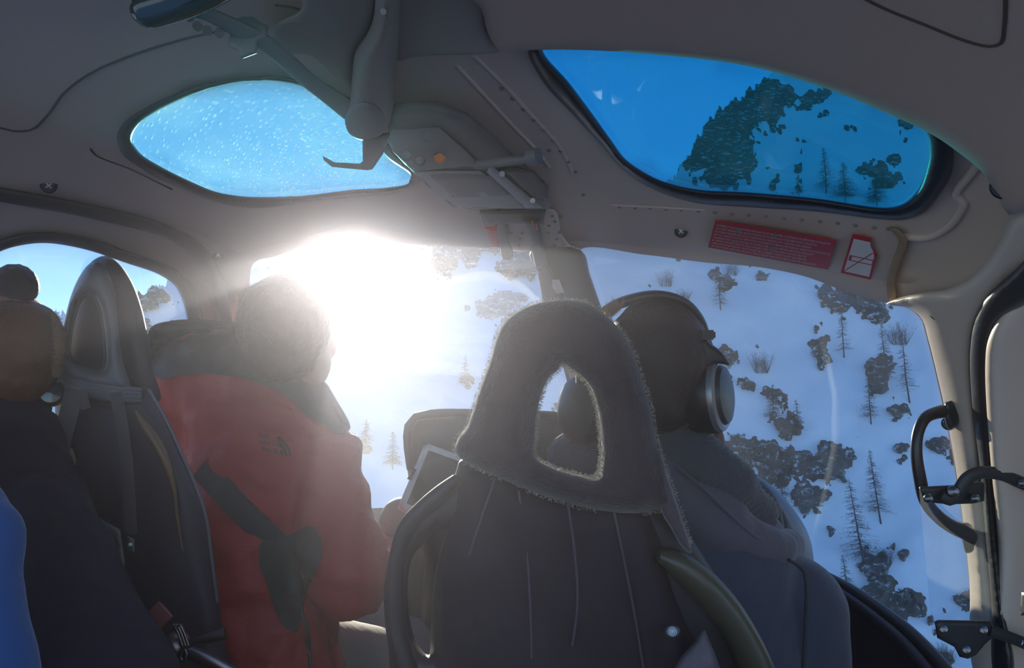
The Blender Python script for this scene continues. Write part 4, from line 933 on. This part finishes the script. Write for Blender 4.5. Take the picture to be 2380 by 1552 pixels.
# logo on the jacket shoulder
def jf(u, v, h=0.0):
    "sits on the back of the shoulder"
    x = 598 + 72 * u + 8 * v; y = 1004 + 46 * v + 10 * u; key = (round(x), round(y))
    o_ = CAM; dvec = (P(x, y, 1) - CAM).normalized(); hit, loc, nrm, idx = jk.ray_cast(o_, dvec)
    return loc - dvec * (.003 + h) if hit else P(x, y, 1.5)
bpy.context.view_layer.update()
lettering('jacket_emblem', jf, [('THE', .0, .34, .28, .24), ('NORTH', .0, .60, .62, .26), ('FACE', .06, .60, .97, .26)], 0.0, mat('emblem_thread', (.012, .03, .035), .6), r)
for q in range(3):
    r0, r1 = .36 - .13 * q, .28 - .13 * q; k = []
    for j in range(9): a = math.pi / 2 * j / 8; k.append((.64 + r0 * math.sin(a), 1.0 - r0 * 2.6 * math.cos(a)))
    for j in range(9): a = math.pi / 2 * (8 - j) / 8; k.append((.64 + max(r1, .02) * math.sin(a), 1.0 - max(r1, .02) * 2.6 * math.cos(a)))
    flat_poly('emblem_arc', jf, k, 0.0, .001, MATS['emblem_thread'], r)
def onj(pts, o=.004):
    out = []
    for x, y in cr(pts, 12, False):
        dv = (P(x, y, 1) - CAM).normalized(); hit, loc, *_ = jk.ray_cast(CAM, dv); out.append((loc if hit else P(x, y, 1.5)) - dv * o)
    return out
tube('zip', onj([(722,1345),(700,1410),(712,1460),(718,1500),(722,1560)]), .004, M_black, r, seg=6)
tube('zip_pull', onj([(712,1486),(716,1500),(720,1518)], .008), .006, M_metal, r, seg=8, flatten=.5)
setbase(r)
r = tube('shoulder_strap', onj([(468,1085),(500,1120),(540,1165),(590,1215),(640,1262)], .006), .026, mat('dark_webbing', (.035, .04, .05), .7, bump=.4, bscale=400), seg=10, flatten=.12, up=(0, 1, 0)); tag(r, 'dark shoulder strap slanting across the back of the red jacket', 'strap')

# person with the headset
M_knit = mat('grey_knit', (.085, .088, .105), .9, bump=.9, bscale=220, bdist=.003, sheen=.4)
M_hood = mat('grey_blue_sweatshirt', (.05, .062, .10), .9, bump=.5, bscale=300, sheen=.3, var=.1)
r = empty('person', 'person in a grey-blue hooded sweatshirt wearing a headset', 'person')
blobs('body', [E(1530,850,1.29,.086,.10,.112), E(1600,985,1.33,.050,.07,.045), Lm((1545,960,1.29),.06,(1560,1130,1.30),.065), Lm((1620,1330,1.34),.14,(1640,1650,1.34),.15), Lm((1440,1350,1.36),.06,(1830,1400,1.30),.065), Lm((1845,1410,1.30),.05,(1880,1700,1.28),.045), Lm((1430,1360,1.36),.05,(1400,1650,1.36),.045)], M_skin, r, voxel=.010, smooth=5)
hh = blobs('hair', [E(1528,838,1.275,.093,.104,.112), E(1520,930,1.26,.075,.075,.06)], mat('dark_hair', (.035, .018, .02), .55, bump=.8, bscale=120, bdist=.003), r, voxel=.008, smooth=5, disp=lambda c: .002 * fb(c, 60))
rl = [(P(1400 + 40 * t, 742 - 26 * t, 1.22), (UP + RT * (.9 - 1.2 * t)).normalized()) for t in np.linspace(0, 1, 80)]
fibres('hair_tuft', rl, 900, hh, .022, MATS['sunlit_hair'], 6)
blobs('beard', [E(1650,1025,1.34,.022,.05,.035), E(1620,1050,1.33,.03,.05,.03)], mat('brown_beard', (.20, .12, .08), .8, bump=1, bscale=150, bdist=.004), r, voxel=.006, smooth=3, disp=lambda c: .003 * fb(c, 90))
blobs('sweatshirt', [Lm((1620,1340,1.34),.18,(1640,1700,1.34),.215), Lm((1450,1350,1.36),.09,(1835,1415,1.30),.096), Lm((1580,1290,1.34),.11,(1770,1380,1.33),.07), Lm((1848,1425,1.30),.092,(1872,1720,1.28),.080), Lm((1430,1370,1.36),.085,(1400,1680,1.36),.075)], M_hood, r, voxel=.009, smooth=6, disp=lambda c: .004 * fb(c, 10, 4))
tube('arm_seam', [P(x, y, 1.195 + (.02 if y < 1330 else 0)) for x, y in [(1832,1300),(1866,1325),(1874,1360),(1872,1440),(1868,1560)]], .0028, mat('seam_dark', (.035, .04, .055), .9), r, seg=6)
M_hd2 = mat('hood_cotton', (.115, .105, .135), .9, bump=.5, bscale=260, sheen=.3, var=.1)
blobs('hood', [Lm((1545,1120,1.26),.060,(1640,1200,1.235),.062), Lm((1640,1200,1.235),.062,(1735,1262,1.235),.046), Lm((1735,1262,1.235),.046,(1800,1282,1.25),.034), Lm((1800,1282,1.25),.034,(1836,1262,1.29),.024), Lm((1500,1190,1.29),.07,(1590,1250,1.27),.06)], M_hd2, r, voxel=.006, smooth=2, disp=lambda c: .006 * fb(c, 14, 4))
tube('hood_seam', [P(x, y, z) for x, y, z in [(1575,1085,1.205),(1640,1140,1.178),(1700,1198,1.178),(1760,1250,1.195),(1815,1268,1.225)]], .0028, M_hd2, r, seg=8)
def ribs(c):
    x, y = px_of(c); return .0016 * math.sin((x * .55 + y * .8) * .5) + .004 * fb(c, 14)
blobs('knit_collar', [Lm((1560,1030,1.27),.050,(1625,1075,1.245),.050), Lm((1625,1075,1.245),.050,(1700,1130,1.25),.044), Lm((1700,1130,1.25),.044,(1762,1190,1.27),.032), Lm((1762,1190,1.27),.032,(1768,1225,1.27),.026)], M_knit, r, voxel=.005, smooth=2, disp=ribs)
blobs('knit_collar', [Lm((1545,1000,1.30),.055,(1380,1030,1.34),.045), Lm((1380,1030,1.34),.045,(1315,1060,1.34),.036), Lm((1380,1095,1.32),.05,(1310,1115,1.33),.04), Lm((1545,1080,1.31),.06,(1380,1100,1.33),.05)], M_knit, r, voxel=.006, smooth=2, disp=ribs)
setbase(r)
r = empty('headset', 'black headset with silver ringed ear cup worn by the hooded person', 'headset')
M_hs = mat('headset_black', (.018, .016, .022), .38, bump=.1, bscale=200)
tube('headband', [P(x, y, 1.265) for x, y in [(1345,890),(1352,820),(1378,755),(1420,715),(1475,694),(1535,688),(1590,706),(1626,745),(1644,790),(1660,840)]], [.016,.02,.024,.027,.028,.028,.027,.022,.016,.014], M_hs, r, seg=14, flatten=.35)
box('slider', P(1640, 778, 1.215), (RT, FW, UP), (.026, .03, .016), M_hs, r, .003)
pad('yoke', [(1634,788),(1655,800),(1680,820),(1696,848),(1680,846),(1660,846),(1640,868),(1626,910),(1614,960),(1606,920),(1614,850)], M_hs, d=1.215, T=.02, r=9, sp=7, parent=r)
ax = Vector((.86, -.50, .03))
k = lathe('ear_cup', P(1668, 918, 1.235), ax, [(.050, -.045), (.062, -.040), (.064, -.018), (.063, -.004), (.060, .0), (.0001, .0)], M_hs, r, seg=36)
lathe('silver_ring', P(1668, 918, 1.235), ax, [(.061, -.010), (.062, -.002), (.060, .006), (.055, .010), (.050, .009), (.048, .002)], mat('satin_silver', (.34, .34, .36), .35, metal=.6), r, seg=40)
lathe('outer_disc', P(1668, 918, 1.235), ax, [(.050, .002), (.050, .010), (.046, .016), (.034, .020), (.015, .022), (.0001, .0225)], mat('disc_grey', (.045, .048, .055), .4), r, seg=36)
lathe('ear_cup', P(1345, 950, 1.28), Vector((-.86, -.5, .03)), [(.050, -.03), (.060, -.028), (.062, -.008), (.055, .008), (.03, .018), (.0001, .02)], M_hs, r, seg=36)
setbase(r)

# passenger with a hair bun at the left border
M_coat = mat('dark_coat', (.024, .012, .028), .75, bump=.5, bscale=50, bdist=.004, var=.2)
r = empty('person', 'person with brown hair in a round bun at the left border', 'person')
blobs('body', [E(20,810,1.24,.070,.085,.10), Lm((10,880,1.24),.055,(0,980,1.24),.06), Lm((0,1100,1.22),.10,(60,1600,1.16),.13), Lm((-160,1030,1.24),.06,(90,1080,1.22),.055), Lm((95,1090,1.22),.045,(170,1400,1.15),.045)], M_skin, r, voxel=.010, smooth=5)
M_bun = mat('orange_lit_hair', (.16, .06, .028), .5, bump=1, bscale=110, bdist=.004)  # brown hair; the orange light on it is put into the colour
hh = blobs('hair', [E(32,800,1.22,.076,.085,.072), E(60,770,1.22,.052,.06,.05), E(20,720,1.235,.034,.04,.03), E(20,870,1.22,.07,.07,.06)], M_bun, r, voxel=.006, smooth=3, disp=lambda c: .0025 * fb(c, 55))
blobs('hair_bun', [E(38,664,1.24,.033,.036,.038), E(30,700,1.235,.028,.03,.02)], mat('dark_brown_hair', (.045, .028, .025), .5, bump=1, bscale=110, bdist=.004), r, voxel=.005, smooth=3, disp=lambda c: .002 * fb(c, 60))
rl = [(P(132 - 6 * abs(t), 800 + 70 * t, 1.20), (RT * (.8) + UP * (-.4 * t)).normalized()) for t in np.linspace(-1, 1, 80)]
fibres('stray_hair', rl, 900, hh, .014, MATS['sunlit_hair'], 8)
blobs('coat', [Lm((-20,990,1.22),.085,(60,1120,1.20),.075), Lm((0,1150,1.16),.11,(90,1640,1.03),.16), Lm((-160,1040,1.24),.09,(70,1030,1.22),.06), Lm((110,1190,1.10),.06,(190,1480,1.0),.08), Lm((190,1480,1.0),.08,(240,1640,.95),.10)], M_coat, r, voxel=.009, smooth=5, disp=lambda c: .005 * fb(c, 12, 4))
setbase(r)
r = empty('headphone', 'black headphone hanging beside the leather headrest', 'headphone')
tube('band', [P(x, y, 1.24) for x, y in [(128,878),(112,910),(100,955),(88,1010),(82,1060),(92,1105)]], [.006,.012,.016,.017,.015,.006], MATS['gloss_black'], r, seg=14, flatten=.5)
lathe('ear_cup', P(118, 915, 1.235), (.5, -.8, .1), [(.018, -.012), (.022, -.006), (.022, .004), (.016, .010), (.0001, .012)], MATS['gloss_black'], r, seg=24)
setbase(r)
# passenger in blue, mostly outside the frame
r = empty('person', 'person in bright blue clothing, only an arm showing in the lower left corner', 'person')
blobs('body', [E(-520,650,.80,.08,.095,.115), Lm((-520,820,.80),.055,(-500,900,.80),.06), Lm((-480,1150,.80),.11,(-420,1800,.75),.12), Lm((-620,980,.8),.06,(-340,1000,.8),.06), Lm((-300,1020,.8),.05,(-40,1280,.70),.022), Lm((-40,1280,.70),.022,(-40,1700,.66),.02)], M_skin, r, voxel=.010, smooth=5)
blobs('hair', [E(-520,630,.79,.085,.10,.115)], M_hair, r, voxel=.01, smooth=4)
blobs('blue_sleeve', [Lm((-480,1150,.80),.13,(-420,1800,.75),.15), Lm((-620,1000,.8),.08,(-330,1010,.8),.08), Lm((-300,1030,.8),.075,(-42,1245,.70),.034), Lm((-42,1250,.70),.036,(-44,1330,.69),.034), Lm((-46,1340,.69),.034,(-60,1620,.64),.052)],
      mat('blue_fleece', (.03, .10, .30), .85, bump=.4, bscale=120, sheen=.4), r, voxel=.007, smooth=6, disp=lambda c: .002 * fb(c, 14))
setbase(r)

r = empty('rear_bench', 'dark rear bench seat under the two left passengers', 'bench')
box('seat_cushion', (-.60, .65, .42), AXES, (.74, .85, .14), M_cloth, r, .04)
box('base', (-.50, .60, .195), AXES, (.40, .60, .31), M_black, r, .01)
setbase(r)

# ------------------------------------------------------------------ haze added to the cabin air to imitate lens glare round the sun
def haze():
    V = []; Fc = []; nu, nv = 24, 12
    cx, cyy, cz = HC
    for j in range(nv + 1):
        for i in range(nu):
            a = 2 * math.pi * i / nu; b = math.pi * j / nv
            q = Vector((math.sin(b) * math.cos(a), math.sin(b) * math.sin(a), math.cos(b))); k = (abs(q.x) ** HE + abs(q.y) ** HE + abs(q.z) ** HE) ** (-1 / HE)
            V.append((cx + q.x * k * HA[0] * .96, cyy + q.y * k * HA[1] * (.96 if q.y > 0 else .34), cz + q.z * k * HA[2] * .96))
    for j in range(nv):
        for i in range(nu): Fc.append((j*nu+i, (j+1)*nu+i, (j+1)*nu+(i+1) % nu, j*nu+(i+1) % nu))
    m = bpy.data.materials.new('glare_haze'); m.use_nodes = True; t = m.node_tree; t.nodes.clear()
    o_ = t.nodes.new('ShaderNodeOutputMaterial'); v = t.nodes.new('ShaderNodeVolumeScatter')
    v.inputs['Color'].default_value = (.84, .81, 1, 1); v.inputs['Density'].default_value = HAZE; v.inputs['Anisotropy'].default_value = HAZE_G
    t.links.new(v.outputs[0], o_.inputs['Volume'])
    o = link('glare_haze', mesh('glare_haze', V, Fc), m); o['kind'] = 'stuff'; o['label'] = 'thin haze added in the cabin air for the glare round the sun'; o['category'] = 'haze'
HAZE, HAZE_G = .027, .85
haze()
